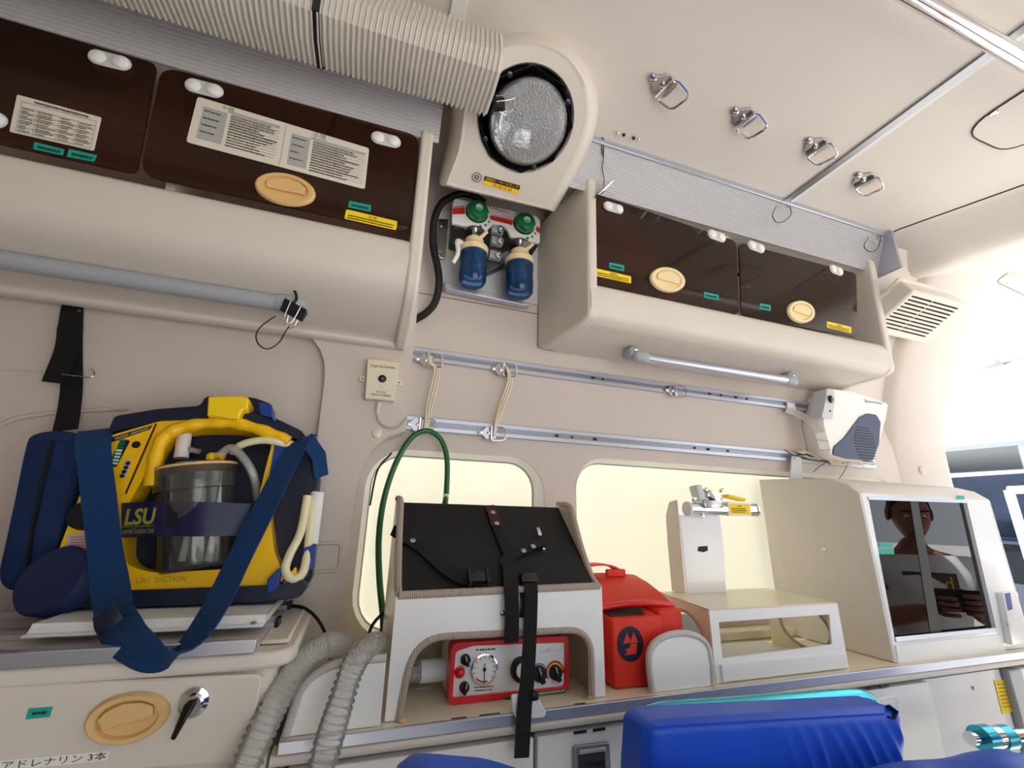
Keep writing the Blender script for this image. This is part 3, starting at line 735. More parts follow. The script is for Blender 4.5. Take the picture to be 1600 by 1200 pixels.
# clear collection jar
jb = up(302, 888, -0.02); jt = up(310, 728, -0.02); jb.y = jt.y = (jb.y+jt.y)/2+0.004
rj = (up(362, 860, -0.02)-up(243, 860, -0.02)).length/2
ax = (jt-jb); H = ax.length
jar = MB().lathe(jb, ax, [(rj*0.94, 0), (rj*0.97, 0.004), (rj, H*0.5), (rj*1.03, H*0.90), (rj*1.03-0.002, H*0.90), (rj-0.002, H*0.5), (rj*0.94, 0.006), (0.001, 0.006)], 40, cap=True).build('collection_jar', 'clear_plastic', lsu, smooth=50)
MB().lathe(jb, ax, [(rj*1.05, H*0.74), (rj*1.11, H*0.75), (rj*1.11, H*0.98), (rj*1.05, H)], 40, cap=False).build('jar_collar', 'clear_plastic', jar, smooth=50)
lid = MB().lathe(jb, ax, [(rj*1.1, H*0.985), (rj*1.1, H*1.0), (rj*1.0, H*1.012), (0.0, H*1.014)], 40).build('jar_lid', 'clear_plastic', jar, smooth=50)
MB().lathe(jb, ax, [(rj*1.105, H*0.968), (rj*1.115, H*0.972), (rj*1.115, H*0.99), (rj*1.105, H*0.994)], 40, cap=True).build('lid_ring', 'handle_tan', lid, smooth=50)
MB().tube([jb+ax*0.05, jb+ax*0.86], 0.011, 14).build('float_tube', 'clear_hose', jar)
for dx in (-0.022, 0.016): MB().tube([jb+Vector((dx, 0.0, 0.01)), jb+Vector((dx, 0, H*0.8))], 0.006, 10).build('inner_post', 'white_frost', jar)
cx_ = up(330, 712, -0.03); MB().lathe(jb+ax*1.0+Vector((0.018, 0, 0)), (0, 0, 1), [(0.018, 0.001), (0.018, 0.006), (0.008, 0.008), (0.008, 0.020), (0.004, 0.024), (0, 0.024)], 18).build('elbow_port', 'yellow_latch', lid)
e0 = jb+ax*1.0+Vector((0.018, 0, 0.018)); MB().tube([e0, e0+Vector((0.014, -0.004, 0.001)), e0+Vector((0.020, -0.006, -0.001))], 0.006, 10).build('elbow_spout', 'yellow_latch', lid)
MB().tube([up(283, 716, -0.035), up(287, 690, -0.035), up(290, 671, -0.035)], [0.0115, 0.0112, 0.011], 16).build('filter_tube', 'white_frost', lsu)
MB().tube([up(288, 700, -0.035), up(312, 706, -0.03)], 0.005, 8).build('filter_spout', 'clear_hose', lsu)
MB().tube(smooth_path([e0+Vector((0.012, -0.004, 0.001)), up(362, 700, -0.005), up(385, 722, 0.0), up(398, 750, -0.01), up(402, 780, -0.03)], 6), 0.0075, 10).build('vacuum_tube', 'clear_hose', lsu, smooth=70)
MB().tube(smooth_path([up(362, 706, -0.02), up(380, 694, -0.005), up(410, 688, 0.004), up(440, 692, 0.006), up(466, 700, -0.02)], 6), 0.0068, 10).build('patient_tube', 'cream_tube', lsu, smooth=70)
# decorated edge beside the opening
q = [(430, 690), (463, 700), (443, 760), (415, 760)]
slab([(431, 684), (466, 697), (440, 775), (416, 770)], 0.003, -0.01).build('blue_side_panel', 'blue_plastic', lsu, smooth=0)
# jar holder band with lettering
bq = [(192, 783), (262, 781), (300, 783), (395, 789), (380, 838), (300, 838), (195, 842)]
top = [(190, 786), (255, 783), (312, 784), (392, 787)]; bot = [(190, 840), (255, 838), (312, 838), (380, 837)]; ofs = [0.004, 0.024, 0.030, 0.012]
mb = MB()
fr = [[up(x, y, o_) for (x, y), o_ in zip(L, ofs)] for L in (top, bot)]
fr = [smooth_path(L, 6) for L in fr]
mb.loft([fr[0], fr[1], [p-Nn*0.004 for p in fr[1]], [p-Nn*0.004 for p in fr[0]], fr[0]], cap=False, closed=False)
band = mb.build('jar_band', 'navy_band', lsu, smooth=50)
A, B = fr[0], fr[1]; nA = len(A)-1
def bandmap(u, v):
    t = u*nA; i = min(int(t), nA-1); k = t-i
    return (A[i].lerp(A[i+1], k)).lerp(B[i].lerp(B[i+1], k), v)+Nn*0.0008
text('lettering', 'LSU', bandmap, 'olive_print', band, (0.02, 0.18, 0.28, 0.66), shear=0.25, bold=0.03)
text('lettering', 'Laerdal Suction Unit', bandmap, 'olive_print', band, (0.0, 0.74, 0.26, 0.90))
ink('rule', bandmap, [(0.0, 0.69, 0.26, 0.705)], 'olive_print', band)
ink('slot_window', bandmap, [(0.37, 0.12, 0.47, 0.72)], 'black', band)
# round blue end cover at the lower left
c = up(88, 914, 0.03)
MB().lathe(c-Nn*0.035, Nn+Vector((-0.35, 0, 0.25)), [(0.040, 0), (0.047, 0.004), (0.048, 0.030), (0.044, 0.036), (0, 0.037)], 32).build('round_cover', 'navy', lsu, smooth=50)
# clips and tubing at the right side
slab([(474, 856), (494, 850), (490, 888), (478, 892), (472, 880)], 0.0, -0.04, 0.003).build('side_clip', 'blue_plastic', lsu, bev=0.002)
slab([(418, 905), (438, 886), (436, 918), (416, 932)], 0.016, -0.01).build('corner_clip', 'blue_plastic', lsu, bev=0.002)
slab([(415, 930), (440, 914), (462, 884), (466, 902), (446, 926), (424, 938)], 0.004, -0.03, 0.004).build('yellow_foot', 'yellow', lsu, bev=0.003)
MB().tube(smooth_path([up(480, 775, -0.02), up(470, 830, -0.01), up(452, 868, 0.004), up(446, 892, 0.006), up(458, 905, 0.008), up(474, 893, 0.004), up(482, 850, -0.01), up(487, 800, -0.02), up(492, 770, -0.03)], 6), 0.0072, 10).build('looped_tube', 'cream_tube', lsu, smooth=70)
MB().tube([up(496, 770, -0.03), up(486, 850, -0.03)], 0.012, 14).build('suction_tip_holder', 'white_frost', lsu)
# shoulder strap
sp = smooth_path([up(150, 672, -0.02), up(146, 700, 0.03), up(155, 780, 0.045), up(167, 880, 0.05), up(176, 940, 0.09), up(180, 966, 0.12), up(204, 1001, 0.172), up(245, 1025, 0.192), up(290, 1013, 0.185), up(335, 950, 0.125), up(375, 870, 0.075), up(415, 790, 0.05), up(462, 700, 0.015), up(480, 682, -0.01)], 6)
sd = []; wd = []
for i, p in enumerate(sp):
    k = i/(len(sp)-1)
    sd.append(Vector((1, -0.15, 0.0)) if k < 0.33 else (Vector((0.75, -0.6, 0.55)) if k < 0.55 else Vector((0.9, -0.35, 0.3))))
    wd.append(0.044)
sd = [sum((sd[max(0, min(len(sd)-1, i+j))] for j in range(-11, 12)), Vector((0, 0, 0)))/23 for i in range(len(sd))]
MB().strap(sp, sd, wd, 0.002).build('shoulder_strap', 'strap_blue', lsu, smooth=60)
b0 = up(172, 970, 0.130); Rb = Matrix.Rotation(math.radians(55), 3, 'Y')
MB().rbox(b0, (0.03, 0.007, 0.028), 0.003, 2, Rb).build('strap_buckle', 'navy_plastic', lsu)
MB().strap([up(478, 684, -0.01), up(498, 712, -0.03), up(502, 745, -0.05)], Vector((0.7, 0.5, 0.3)), 0.03, 0.003).build('strap_end', 'strap_blue', lsu, smooth=50)

# ---------------------------------------------------------------- blue accessory bag hanging on the wall and the black wall strap
bagp = Plane((0, 0.93, 1.1), (0, -1, 0))
bag = thing('accessory_bag', 'soft navy pouch hanging left of the suction unit', 'bag', (-0.47, 0.96, 1.04))
fr = [bagp.hit(x, y) for x, y in [(50, 678), (92, 672), (128, 678), (140, 700), (122, 770), (98, 850), (76, 925), (8, 922), (2, 900), (26, 790), (40, 720)]]
fr = rpoly(fr, 0.012, 3); cc = sum(fr, Vector((0, 0, 0)))/len(fr)
rg = []
for k, (sc, dyy) in enumerate(((0.90, -0.012), (0.97, -0.008), (1.0, 0.0), (1.0, 0.05), (0.97, 0.06), (0.9, 0.064))): rg.append([cc+(p-cc)*sc+Vector((0, dyy, 0)) for p in fr])
MB().loft(rg).build('pouch', 'bag_navy', bag, smooth=60)
fl = [bagp.hit(x, y, 0.014) for x, y in [(84, 690), (122, 690), (104, 790), (78, 900), (44, 912), (52, 830)]]
MB().prism(rpoly(fl, 0.01, 3), (0, 0.008, 0)).build('front_flap', 'bag_navy', bag, bev=0.004)
MB().tube(smooth_path([bagp.hit(x, y, 0.016) for x, y in [(82, 688), (64, 760), (48, 840), (38, 915)]], 4), 0.003, 6).build('zip', 'black', bag)
ws = thing('wall_strap', 'black fabric strap hanging from the forward wall', 'strap', VY(108, 580, YP+0.012))
yw = YP+0.012
MB().strap(smooth_path([VY(114, 476, yw), VY(109, 505, yw-0.006), VY(104, 545, yw-0.012), VY(84, 598, yw-0.012)], 5), UX, [0.034]*6+[0.036]*10, 0.002).build('upper_tail', 'black_web', ws)
MB().strap(smooth_path([VY(114, 478, yw), VY(112, 540, yw-0.002), VY(112, 600, yw-0.004), VY(108, 640, yw-0.012), VY(102, 672, yw-0.04)], 5), UX, 0.033, 0.002).build('lower_tail', 'black_web', ws)
MB().lathe(VY(124, 486, yw-0.004), (0, -1, 0), [(0.003, 0), (0.0025, 0.002), (0, 0.0024)], 10).build('rivet', 'chrome', ws)
wc = MB().tube(smooth_path([VY(97, 585, yw-0.016), VY(142, 589, yw-0.016), VY(147, 582, yw-0.006), VY(143, 575, yw+0.006)], 4), 0.0012, 6).build('wire_hook', 'chrome'); tag(wc, 'thin bent wire hook across the black wall strap', 'hook')

# ---------------------------------------------------------------- side counter along the far wall
ZK = 0.853
YK = 0.78
ct = thing('side_counter', 'long cream worktop with aluminium front strip under the windows', 'worktop', (1.0, 0.94, 0.821))
MB().span((-0.060, YK+0.004, 0.838), (2.19, YB-0.002, ZK)).build('worktop', 'cream', ct, smooth=0)
MB().span((-0.060, YK-0.003, 0.8375), (2.19, YK+0.004, ZK+0.0005)).build('edge_strip', 'alu', ct, bev=0.0012)
pr = [(YK+0.010, 0.8373), (YK-0.001, 0.8365), (YK-0.0035, 0.832), (YK-0.002, 0.826), (YK+0.006, 0.8215), (YK+0.03, 0.821), (YK+0.03, 0.8373)]
ext(pr, -0.068, 2.19).build('front_bullnose', 'trim', ct, smooth=60)
MB().span((-0.045, YB-0.05, ZK), (1.86, YB-0.004, 0.876)).build('rear_ledge', 'cream', ct, bev=0.006, bseg=3)
cb = thing('counter_base', 'white lower cabinet front below the side counter', 'cabinet', (0.8, 0.95, 0.0))
MB().span((-0.05, YK+0.026, 0.0), (1.98, YB-0.01, 0.8205)).build('carcass', 'dark_gap', cb, smooth=0)
for i, (x0, x1) in enumerate(((-0.045, 0.318), (0.325, 0.93), (0.936, 1.30))):
    p = MB().span((x0, YK+0.006, 0.02), (x1, YK+0.026, 0.8135)).build('front_panel', 'white_paint', cb, bev=0.002)
PF = planeY(YK+0.006)
lt = MB().prism(rpoly([PF.hit(893, 1164), PF.hit(951, 1157), PF.hit(953, 1215), PF.hit(894, 1224)], 0.006, 4), (0, -0.006, 0)).build('latch', 'alu_dark', cb, bev=0.0015)
MB().prism(rpoly([PF.hit(903, 1180, 0.006), PF.hit(945, 1173, 0.006), PF.hit(946, 1212, 0.006), PF.hit(904, 1218, 0.006)], 0.002, 3), (0, -0.001, 0)).build('latch_cup', 'black_gloss', lt, smooth=0)
MB().prism([PF.hit(904, 1171, 0.006), PF.hit(945, 1166, 0.006), PF.hit(945, 1172, 0.006), PF.hit(904, 1178, 0.006)], (0, -0.004, 0)).build('latch_lever', 'alu', lt, bev=0.001)
lt = MB().prism(rpoly([PF.hit(1366, 1090), PF.hit(1398, 1085), PF.hit(1402, 1125), PF.hit(1368, 1130)], 0.006, 4), (0, -0.006, 0)).build('latch', 'white_gloss', cb, bev=0.0015)
MB().prism(rpoly([PF.hit(1372, 1098, 0.006), PF.hit(1396, 1094, 0.006), PF.hit(1399, 1120, 0.006), PF.hit(1373, 1125, 0.006)], 0.002, 3), (0, -0.001, 0)).build('latch_cup', 'white_paint', lt, smooth=0)
# recessed bay with the yellow notice at the rear end
MB().span((1.302, YK+0.02, 0.02), (1.60, YK+0.0255, 0.8135)).build('bay_back', 'white_gloss', cb, smooth=0)
MB().span((1.605, YK+0.004, 0.02), (1.66, YK+0.026, 0.8135)).build('front_panel', 'grey_plastic', cb, bev=0.004)
MB().span((1.662, YK+0.006, 0.02), (1.98, YK+0.026, 0.8135)).build('front_panel', 'white_paint', cb, bev=0.002)
PBAY = planeY(YK+0.0195)
q = [(1553, 1063), (1584, 1061), (1594, 1110), (1566, 1115)]
s_ = decal('yellow_notice', PBAY, q, 'yellow_print', cb, off=0.0004); ink('printing', pxquad(PBAY, q, 0.0014), rows(0.12, 0.1, 0.9, 0.9, 7, 0.25, 9, 5, 0.3), 'ink_soft', s_)
for (x, y) in ((1521, 1075), (1587, 1064)): MB().lathe(PBAY.hit(x, y, 0.001), (0, -1, 0), [(0.004, 0), (0.003, 0.003), (0, 0.003)], 12).build('screw', 'steel', cb)
slotp = planeY(YK+0.005)
for a, b in (((896, 1143), (916, 1140)), ((926, 1139), (945, 1136)), ((1356, 1073), (1370, 1071)), ((1374, 1071), (1388, 1069))):
    MB().prism([slotp.hit(a[0], a[1]), slotp.hit(b[0], b[1]), slotp.hit(b[0], b[1]+4), slotp.hit(a[0], a[1]+4)], (0, -0.002, 0)).build('slot', 'black', cb, smooth=0)
for (x, y, n_) in ((708, 1128, 5), (752, 1122, 7), (895, 1097, 4)):
    k_ = VZ(x, y, ZK+0.0006)
    MB().span((k_.x, YK+0.0045, ZK), (k_.x+0.008*n_*0.6, YK+0.0075, ZK+0.0007)).build('chipped_edge', 'dark_gap', ct, smooth=0)

# ---------------------------------------------------------------- aluminium wall rails and their ring hooks
def wall_rail(x0, x1, z, label):
    t = thing('wall_rail', label, 'rail', ((x0+x1)/2, YB, z-0.018), 'aluminium wall rails')
    y = YB-0.0005
    MB().span((x0, y-0.006, z-0.017), (x1, y, z+0.017)).build('back_plate', 'alu', t, smooth=0)
    for dz in (-0.0135, 0.0095): MB().span((x0, y-0.012, z+dz-0.0035), (x1, y-0.006, z+dz+0.0075)).build('flange', 'alu', t, bev=0.001)
    MB().span((x0, y-0.0065, z-0.005), (x1, y-0.006, z+0.005)).build('slot', 'alu_dark', t, smooth=0)
    return t
ZU, ZL = 1.5585, 1.3745
r1 = wall_rail(XS+0.003, 1.63, ZU, 'upper aluminium rail on the far wall')
r2 = wall_rail(XS+0.003, 1.78, ZL, 'lower aluminium rail above the windows')
for r_, z, xs_ in ((r1, ZU, (0.62, 0.655, 1.05, 1.10, 1.16, 1.21)), (r2, ZL, (0.50, 0.55, 0.62, 0.97, 1.02, 1.10))):
    for i, x in enumerate(xs_): MB().span((x, YB-0.0105, z-0.003), (x+(0.010 if i % 2 == 0 else 0.005), YB-0.0068, z+0.003)).build('slot_nut', 'black', r_, bev=0.001)
def ring_hook(px, py, label, nm='ring_hook', surf='wall', ang=0.0, size=1.0):
    """sliding lashing ring: plate, bolt and hinged bail"""
    if surf == 'wall': c = VY(px, py, YB-0.014); n = Vector((0, -1, 0)); u = UX; v = -UZ
    else: c = VZ(px, py, ZC-0.0008); n = Vector((0, 0, -1)); u = Vector((math.cos(ang), math.sin(ang), 0)); v = n.cross(u)
    t = thing(nm, label, 'hook', c, 'lashing rings on the wall rails' if surf == 'wall' else 'lashing rings on the ceiling')
    k = size
    g = [c+u*a*k+v*b*k for a, b in ((-0.034, -0.006), (-0.022, -0.006), (-0.012, -0.017), (0.012, -0.017), (0.016, -0.010), (0.016, 0.010), (0.012, 0.017), (-0.012, 0.017), (-0.022, 0.006), (-0.034, 0.006))]
    MB().prism(rpoly(g, 0.003*k, 2), n*0.003*k).build('base_plate', 'steel', t, bev=0.0008)
    for a in (-0.026, -0.004): MB().lathe(c+u*a*k+n*0.003*k, n, [(0.0052*k, 0), (0.0052*k, 0.003*k), (0.003*k, 0.0042*k), (0, 0.0042*k)], 14).build('bolt', 'chrome', t)
    MB().tube([c+u*0.001*k+v*(-0.017)*k+n*0.006*k, c+u*0.001*k+v*0.017*k+n*0.006*k], 0.0045*k, 10).build('hinge_barrel', 'chrome', t)
    L = rpoly([c+u*a*k+v*b*k+n*h*k for a, b, h in ((0.001, -0.019, 0.006), (0.036, -0.016, 0.012), (0.038, 0.018, 0.014), (0.001, 0.021, 0.006))], 0.010*k, 5)
    MB().tube(L+[L[0]], 0.0022*k, 8).build('bail_ring', 'chrome', t)
    return t
for px, py, w in ((668, 563, 'upper rail at the panel edge'), (785, 578, 'upper rail holding the second cord'), (1052, 611, 'upper rail below the pale grab rail'), (655, 664, 'lower rail above the green hose'), (766, 677, 'lower rail under the second cord')):
    ring_hook(px, py, 'chrome lashing ring on the '+w)
def cord(px, label, w0=0.007):
    pts = [VY(x, y, YB-d) for x, y, d in px]
    t = thing('tie_cord', label, 'cord', pts[-1], 'cream tie cords between the rails')
    for k, dx in enumerate((-0.006, 0.0, 0.006)):
        P = [p+Vector((dx*(0.3+0.9*math.sin(math.pi*i/(len(pts)-1))), 0.002*k, 0)) for i, p in enumerate(pts)]
        MB().tube(smooth_path(P, 5), 0.0026, 7).build('strand', 'rope', t, smooth=70)
    return t
cord([(672, 556, 0.022), (674, 568, 0.026), (683, 577, 0.026), (678, 605, 0.024), (671, 635, 0.024), (667, 662, 0.026), (663, 674, 0.026)], 'cream cord tied between the first pair of rings')
cord([(792, 574, 0.022), (797, 588, 0.026), (796, 600, 0.024), (786, 630, 0.024), (778, 655, 0.025), (772, 680, 0.026)], 'cream cord tied between the second pair of rings')

# ---------------------------------------------------------------- gas controller box and its lead
gb = thing('control_box', 'small cream plastic box with round black dial on the wall', 'control box', VY(598, 628, YP))
PG0 = planeY(YP)
qq = [(574, 565), (622, 570), (615, 630), (570, 626)]
bx = MB().prism(rpoly([PG0.hit(x, y) for x, y in qq], 0.002), (0, -0.022, 0)).build('case', 'cream', gb, bev=0.0025)
PG = planeY(YP-0.022)
cq = [VY(x, y, YP)+Vector((0, -0.022, 0)) for x, y in qq]; fG = lambda u, v: quad_map(cq)(u, v)+Vector((0, -0.0006, 0))
c = fG(0.52, 0.48); MB().lathe(c, (0, -1, 0), [(0.009, 0), (0.009, 0.002), (0.006, 0.003), (0, 0.003)], 24).build('dial', 'black', bx)
MB().lathe(c+Vector((0, -0.003, 0)), (0, -1, 0), [(0.004, 0), (0.003, 0.001), (0, 0.001)], 16).build('dial_centre', 'ink_soft', bx)
c = fG(0.52, 0.68); MB().lathe(c, (0, -1, 0), [(0.0028, 0), (0.002, 0.001), (0, 0.001)], 12).build('screw', 'handle_tan', bx)
text('lettering', 'Oxygen Gas Controller', fG, 'ink', bx, (0.1, 0.13, 0.9, 0.22)); text('lettering', 'PACIFIC', fG, 'ink', bx, (0.36, 0.79, 0.7, 0.835)); text('lettering', 'MEDICAL WORKING', fG, 'ink', bx, (0.2, 0.86, 0.86, 0.915))
for x, y in ((566, 592), (624, 598)): 
    e = MB().rbox(VY(x, y, YP-0.003), (0.014, 0.006, 0.014), 0.003).build('fixing_ear', 'cream', gb); MB().lathe(VY(x, y, YP-0.0065), (0, -1, 0), [(0.002, 0), (0.0015, 0.001), (0, 0.001)], 10).build('screw', 'dark_steel', e)
MB().tube([VY(592, 629, YP-0.012), VY(590, 640, YP-0.012), VY(590, 648, YP-0.01)], [0.005, 0.0045, 0.003], 10).build('cable_gland', 'light_grey', gb)
MB().tube(smooth_path([VY(590, 646, YP-0.01), VY(592, 658, YP-0.006), VY(605, 668, YP-0.005), VY(620, 668, YP-0.006), VY(630, 660, YP-0.006), VY(636, 651, YP+0.004)], 5), 0.002, 8).build('lead', 'print_grey', gb)
pl_ = MB().lathe(VY(589, 677, YP), (0, -1, 0), [(0.0115, 0), (0.0105, 0.003), (0.006, 0.0045), (0, 0.005)], 24).build('screw_cap', 'cream'); tag(pl_, 'round cream screw cap below the small control box', 'cap')
pl_ = MB().lathe(VY(548, 471, 0.902)+Vector((0, 0, 0)), (0, -0.75, -0.66), [(0.0115, -0.006), (0.011, 0.002), (0.006, 0.004), (0, 0.0045)], 24).build('screw_cap', 'trim'); tag(pl_, 'round cream screw cap under the long dark locker', 'cap')
# shallow pocket pressed into the panel beside the suction unit
PK = planeY(YP-0.001)
o = MB().tube([PK.hit(x, y) for x, y in [(490, 850), (527, 848), (533, 853), (530, 885), (522, 892), (484, 894)]], 0.0035, 6).build('pressed_pocket', 'wall_skin'); tag(o, 'shallow pocket outline pressed into the wall by the suction unit', 'wall pocket')

# ---------------------------------------------------------------- white partition with grey edging
def arch_panel(name, label, loop, y, th, edge_from, edge_to, parent_mat='white_paint', emat='edge_trim_light', er=0.0065):
    t = thing(name, label, 'panel', Vector((sum(p[0] for p in loop)/len(loop), y, ZK)))
    pts = [Vector((a, y, b)) for a, b in loop]
    MB().prism(pts, (0, th, 0)).build('board', parent_mat, t, smooth=0)
    MB().tube([p+Vector((0, th/2, 0)) for p in pts[edge_from:edge_to]], er, 8).build('edge_trim', emat, t, smooth=60)
    return t
lp = [(-0.053, ZK+0.001)]+[(-0.045+0.07*(1-math.cos(a)), 0.895+0.045*math.sin(a)) for a in [math.pi/2*k/8 for k in range(9)]]+[(0.074, 0.941), (0.074, ZK+0.001)]
arch_panel('partition', 'white partition board with rounded grey edging behind the clear hoses', lp, 0.79, 0.008, 0, 11)

# ---------------------------------------------------------------- monitor stand with black back board
st = thing('monitor_stand', 'white box stand with sloping black board above the red ventilator', 'stand', (0.27, 0.92, ZK))
SX0, SX1 = 0.081, 0.461
PA = planeY(0.80)
fo = [(SX0, 0.8545), (SX0, 1.026), (SX1, 1.032), (SX1, 0.8545)]
inn = [PA.hit(x, y) for x, y in [(926, 1094), (925, 1010), (900, 988), (700, 1003), (655, 1010), (628, 1040), (621, 1136)]]
inn = [Vector((p.x, 0.80, max(p.z, 0.8545))) for p in inn]; inn[0].z = inn[-1].z = 0.8545
arch = [inn[0]]+rpoly([inn[0], inn[1]*0.4+inn[2]*0.6+Vector((0.020, 0, 0.014)), inn[3]*0.25+inn[4]*0.75+Vector((-0.022, 0, 0.012)), inn[6]], [0, 0.05, 0.06, 0], 8)[1:-1]+[inn[-1]]
outline = [Vector((SX0, 0.80, 0.8545)), Vector((SX0, 0.80, 1.026)), Vector((SX1, 0.80, 1.032)), Vector((SX1, 0.80, 0.8545))]+arch
b = bmesh.new(); vs = [b.verts.new(p) for p in outline]; es = [b.edges.new((vs[i], vs[(i+1) % len(vs)])) for i in range(len(vs))]
bmesh.ops.triangle_fill(b, use_beauty=True, edges=es)
r_ = bmesh.ops.extrude_face_region(b, geom=list(b.faces)); bmesh.ops.translate(b, vec=(0, 0.008, 0), verts=[e for e in r_['geom'] if isinstance(e, bmesh.types.BMVert)])
MB().bm(b).build('front_apron', 'white_paint', st, smooth=0)
MB().tube([p+Vector((0, 0.003, 0)) for p in arch], 0.0065, 8).build('arch_edging', 'edge_trim', st, smooth=60)
side = [(0.802, 0.8545), (0.802, 1.030), (0.83, 1.045), (0.87, 1.095), (0.905, 1.158), (0.925, 1.182), (0.985, 1.188), (1.0, 1.10), (1.0, 0.8545)]
for x, nm in ((SX0, 'l'), (SX1-0.008, 'r')):
    sl = smooth_path([Vector((x, a, b_)) for a, b_ in side[1:7]], 4)
    MB().prism([Vector((x, 0.808, 0.8545))]+[Vector((x, max(p.y, 0.808), p.z)) for p in sl]+[Vector((x, 1.0, 1.10)), Vector((x, 1.0, 0.8545))], (0.008, 0, 0)).build('side_panel', 'cream', st, smooth=0)
    MB().tube([p+Vector((0.004, 0, 0)) for p in sl], 0.0065, 8).build('side_edging', 'edge_trim', st, smooth=60)
MB().tube([(SX0+0.004, 0.803, 1.0275), (SX1-0.004, 0.803, 1.0335)], 0.0068, 8).build('front_edging', 'edge_trim', st, smooth=60)
BN = Vector((0, -0.14, 0.165)).normalized()
PBk = Plane((0.27, 0.815, 1.030), BN)
bd = [Vector((SX0+0.009, 0.812, 1.027)), Vector((SX1-0.009, 0.812, 1.033)), Vector((SX1-0.009, 0.972, 1.180)), Vector((SX0+0.009, 0.972, 1.180))]
MB().prism(bd, Vector((0, 0.006, -0.005))).build('black_board', 'black_board', st, smooth=0)
MB().span((SX0+0.008, 0.992, 0.856), (SX1-0.008, 1.0, 1.10)).build('rear_panel', 'cream', st, smooth=0)
PBk = Plane(bd[0]+Vector((0, 0, 0.0)), (bd[1]-bd[0]).cross(bd[3]-bd[0]))
def bk(px, py, off=0.004): return PBk.hit(px, py, off)
def web(name, pxs, w, parent, mat='black_web', side=None, th=0.002):
    P = smooth_path([bk(*p) if len(p) == 3 else bk(p[0], p[1]) for p in pxs], 5)
    S = []
    for i in range(len(P)):
        T = (P[min(i+1, len(P)-1)]-P[max(i-1, 0)]).normalized(); S.append(side if side else T.cross(PBk.n))
    return MB().strap(P, S, w, th).build(name, mat, parent, smooth=50)
def stud(px, py, off, parent): return MB().lathe(bk(px, py, off), PBk.n, [(0.0058, 0), (0.0055, 0.0015), (0.003, 0.0026), (0, 0.0028)], 16).build('stud', 'steel', parent)
sa = thing('retaining_strap', 'black strap with brown leather tab at the top of the stand', 'strap', bk(775, 800), 'retaining straps on the stand')
web('leather_tab', [(765, 790, 0.004), (770, 802, 0.005), (776, 822, 0.005)], 0.023, sa, 'leather', th=0.003); stud(770, 801, 0.0075, sa); stud(776, 818, 0.0075, sa)
web('webbing', [(775, 818, 0.003), (784, 842, 0.003), (797, 870, 0.004), (804, 885, 0.006)], 0.021, sa)
sb = thing('retaining_strap', 'black strap fixed at the left edge of the stand', 'strap', bk(640, 840), 'retaining straps on the stand')
web('tab', [(613, 828, 0.012), (622, 833, 0.008), (645, 846, 0.005)], 0.025, sb, 'black', th=0.003); stud(623, 832, 0.0115, sb); stud(645, 845, 0.0075, sb)
web('webbing', [(640, 843, 0.003), (665, 862, 0.004), (690, 885, 0.006), (718, 903, 0.008), (745, 905, 0.010), (762, 897, 0.012)], 0.021, sb)
Rk = Matrix(((1, 0, 0), (0, 1, 0), (0, 0, 1)))
MB().rbox(bk(748, 902, 0.014), (0.034, 0.012, 0.022), 0.003, 2, Matrix.Rotation(math.radians(-40), 3, 'X')).build('buckle', 'black_gloss', sb)
for x in (733, 761): MB().rbox(bk(x, 901, 0.018), (0.005, 0.010, 0.034), 0.002, 2, Matrix.Rotation(math.radians(-45), 3, 'X')).build('buckle_bar', 'black_gloss', sb)
sc_ = thing('retaining_strap', 'black strap with two studs at the right of the stand', 'strap', bk(830, 855), 'retaining straps on the stand')
web('webbing', [(849, 845, 0.004), (832, 852, 0.005), (810, 862, 0.006), (790, 874, 0.007), (794, 888, 0.008), (815, 905, 0.012)], 0.019, sc_); stud(818, 861, 0.008, sc_); stud(833, 854, 0.0075, sc_)
MB().rbox(bk(826, 905, 0.015), (0.034, 0.014, 0.02), 0.004, 2, Matrix.Rotation(math.radians(-40), 3, 'X')).build('buckle', 'black_gloss', sc_)
w_ = thing('wall_clip', 'small chrome clip on the black board', 'clip', bk(846, 840)); MB().rbox(bk(842, 831, 0.003), (0.009, 0.005, 0.022), 0.002, 2, Matrix.Rotation(math.radians(-42), 3, 'X')).build('clip_leaf', 'chrome', w_); MB().lathe(bk(849, 860, 0.002), PBk.n, [(0.004, 0), (0.003, 0.005), (0, 0.006)], 12).build('clip_screw', 'chrome', w_)
# the two long tails hang in front of the apron
sd_ = thing('hanging_strap', 'long black webbing strap hanging over the counter edge', 'strap', VY(815, 1180, 0.765), 'hanging webbing straps')
MB().strap(smooth_path([bk(828, 905, 0.014), VY(830, 925, 0.790), VY(828, 990, 0.785), VY(824, 1060, 0.775), VY(820, 1100, 0.766), VY(815, 1184, 0.762)], 6), UX, 0.0245, 0.002).build('webbing', 'black_web', sd_, smooth=50)
se = thing('hanging_strap', 'shorter black webbing strap hanging in front of the stand', 'strap', VY(799, 1003, 0.785), 'hanging webbing straps')
MB().strap(smooth_path([bk(796, 885, 0.012), VY(799, 925, 0.788), VY(800, 965, 0.787), VY(799, 1004, 0.787)], 6), UX, 0.0255, 0.002).build('webbing', 'black_web', se, smooth=50)
MB().strap(smooth_path([bk(808, 900, 0.012), VY(818, 935, 0.794), VY(816, 965, 0.796)], 6), UX, 0.011, 0.002).build('folded_end', 'black_web', se, smooth=50)
sw = MB().lathe(VY(785, 958, 0.7995), (0, -1, 0), [(0.0048, 0), (0.0045, 0.003), (0.002, 0.0045), (0, 0.0045)], 14).build('apron_screw', 'steel', st)
for x, y in ((628, 1127), (922, 1090)):
    c = VZ(x, y, ZK+0.001); MB().lathe(c, (0, 0, 1), [(0.006, 0), (0.006, 0.002), (0.003, 0.004), (0, 0.004)], 14).build('foot_screw', 'handle_tan', st)
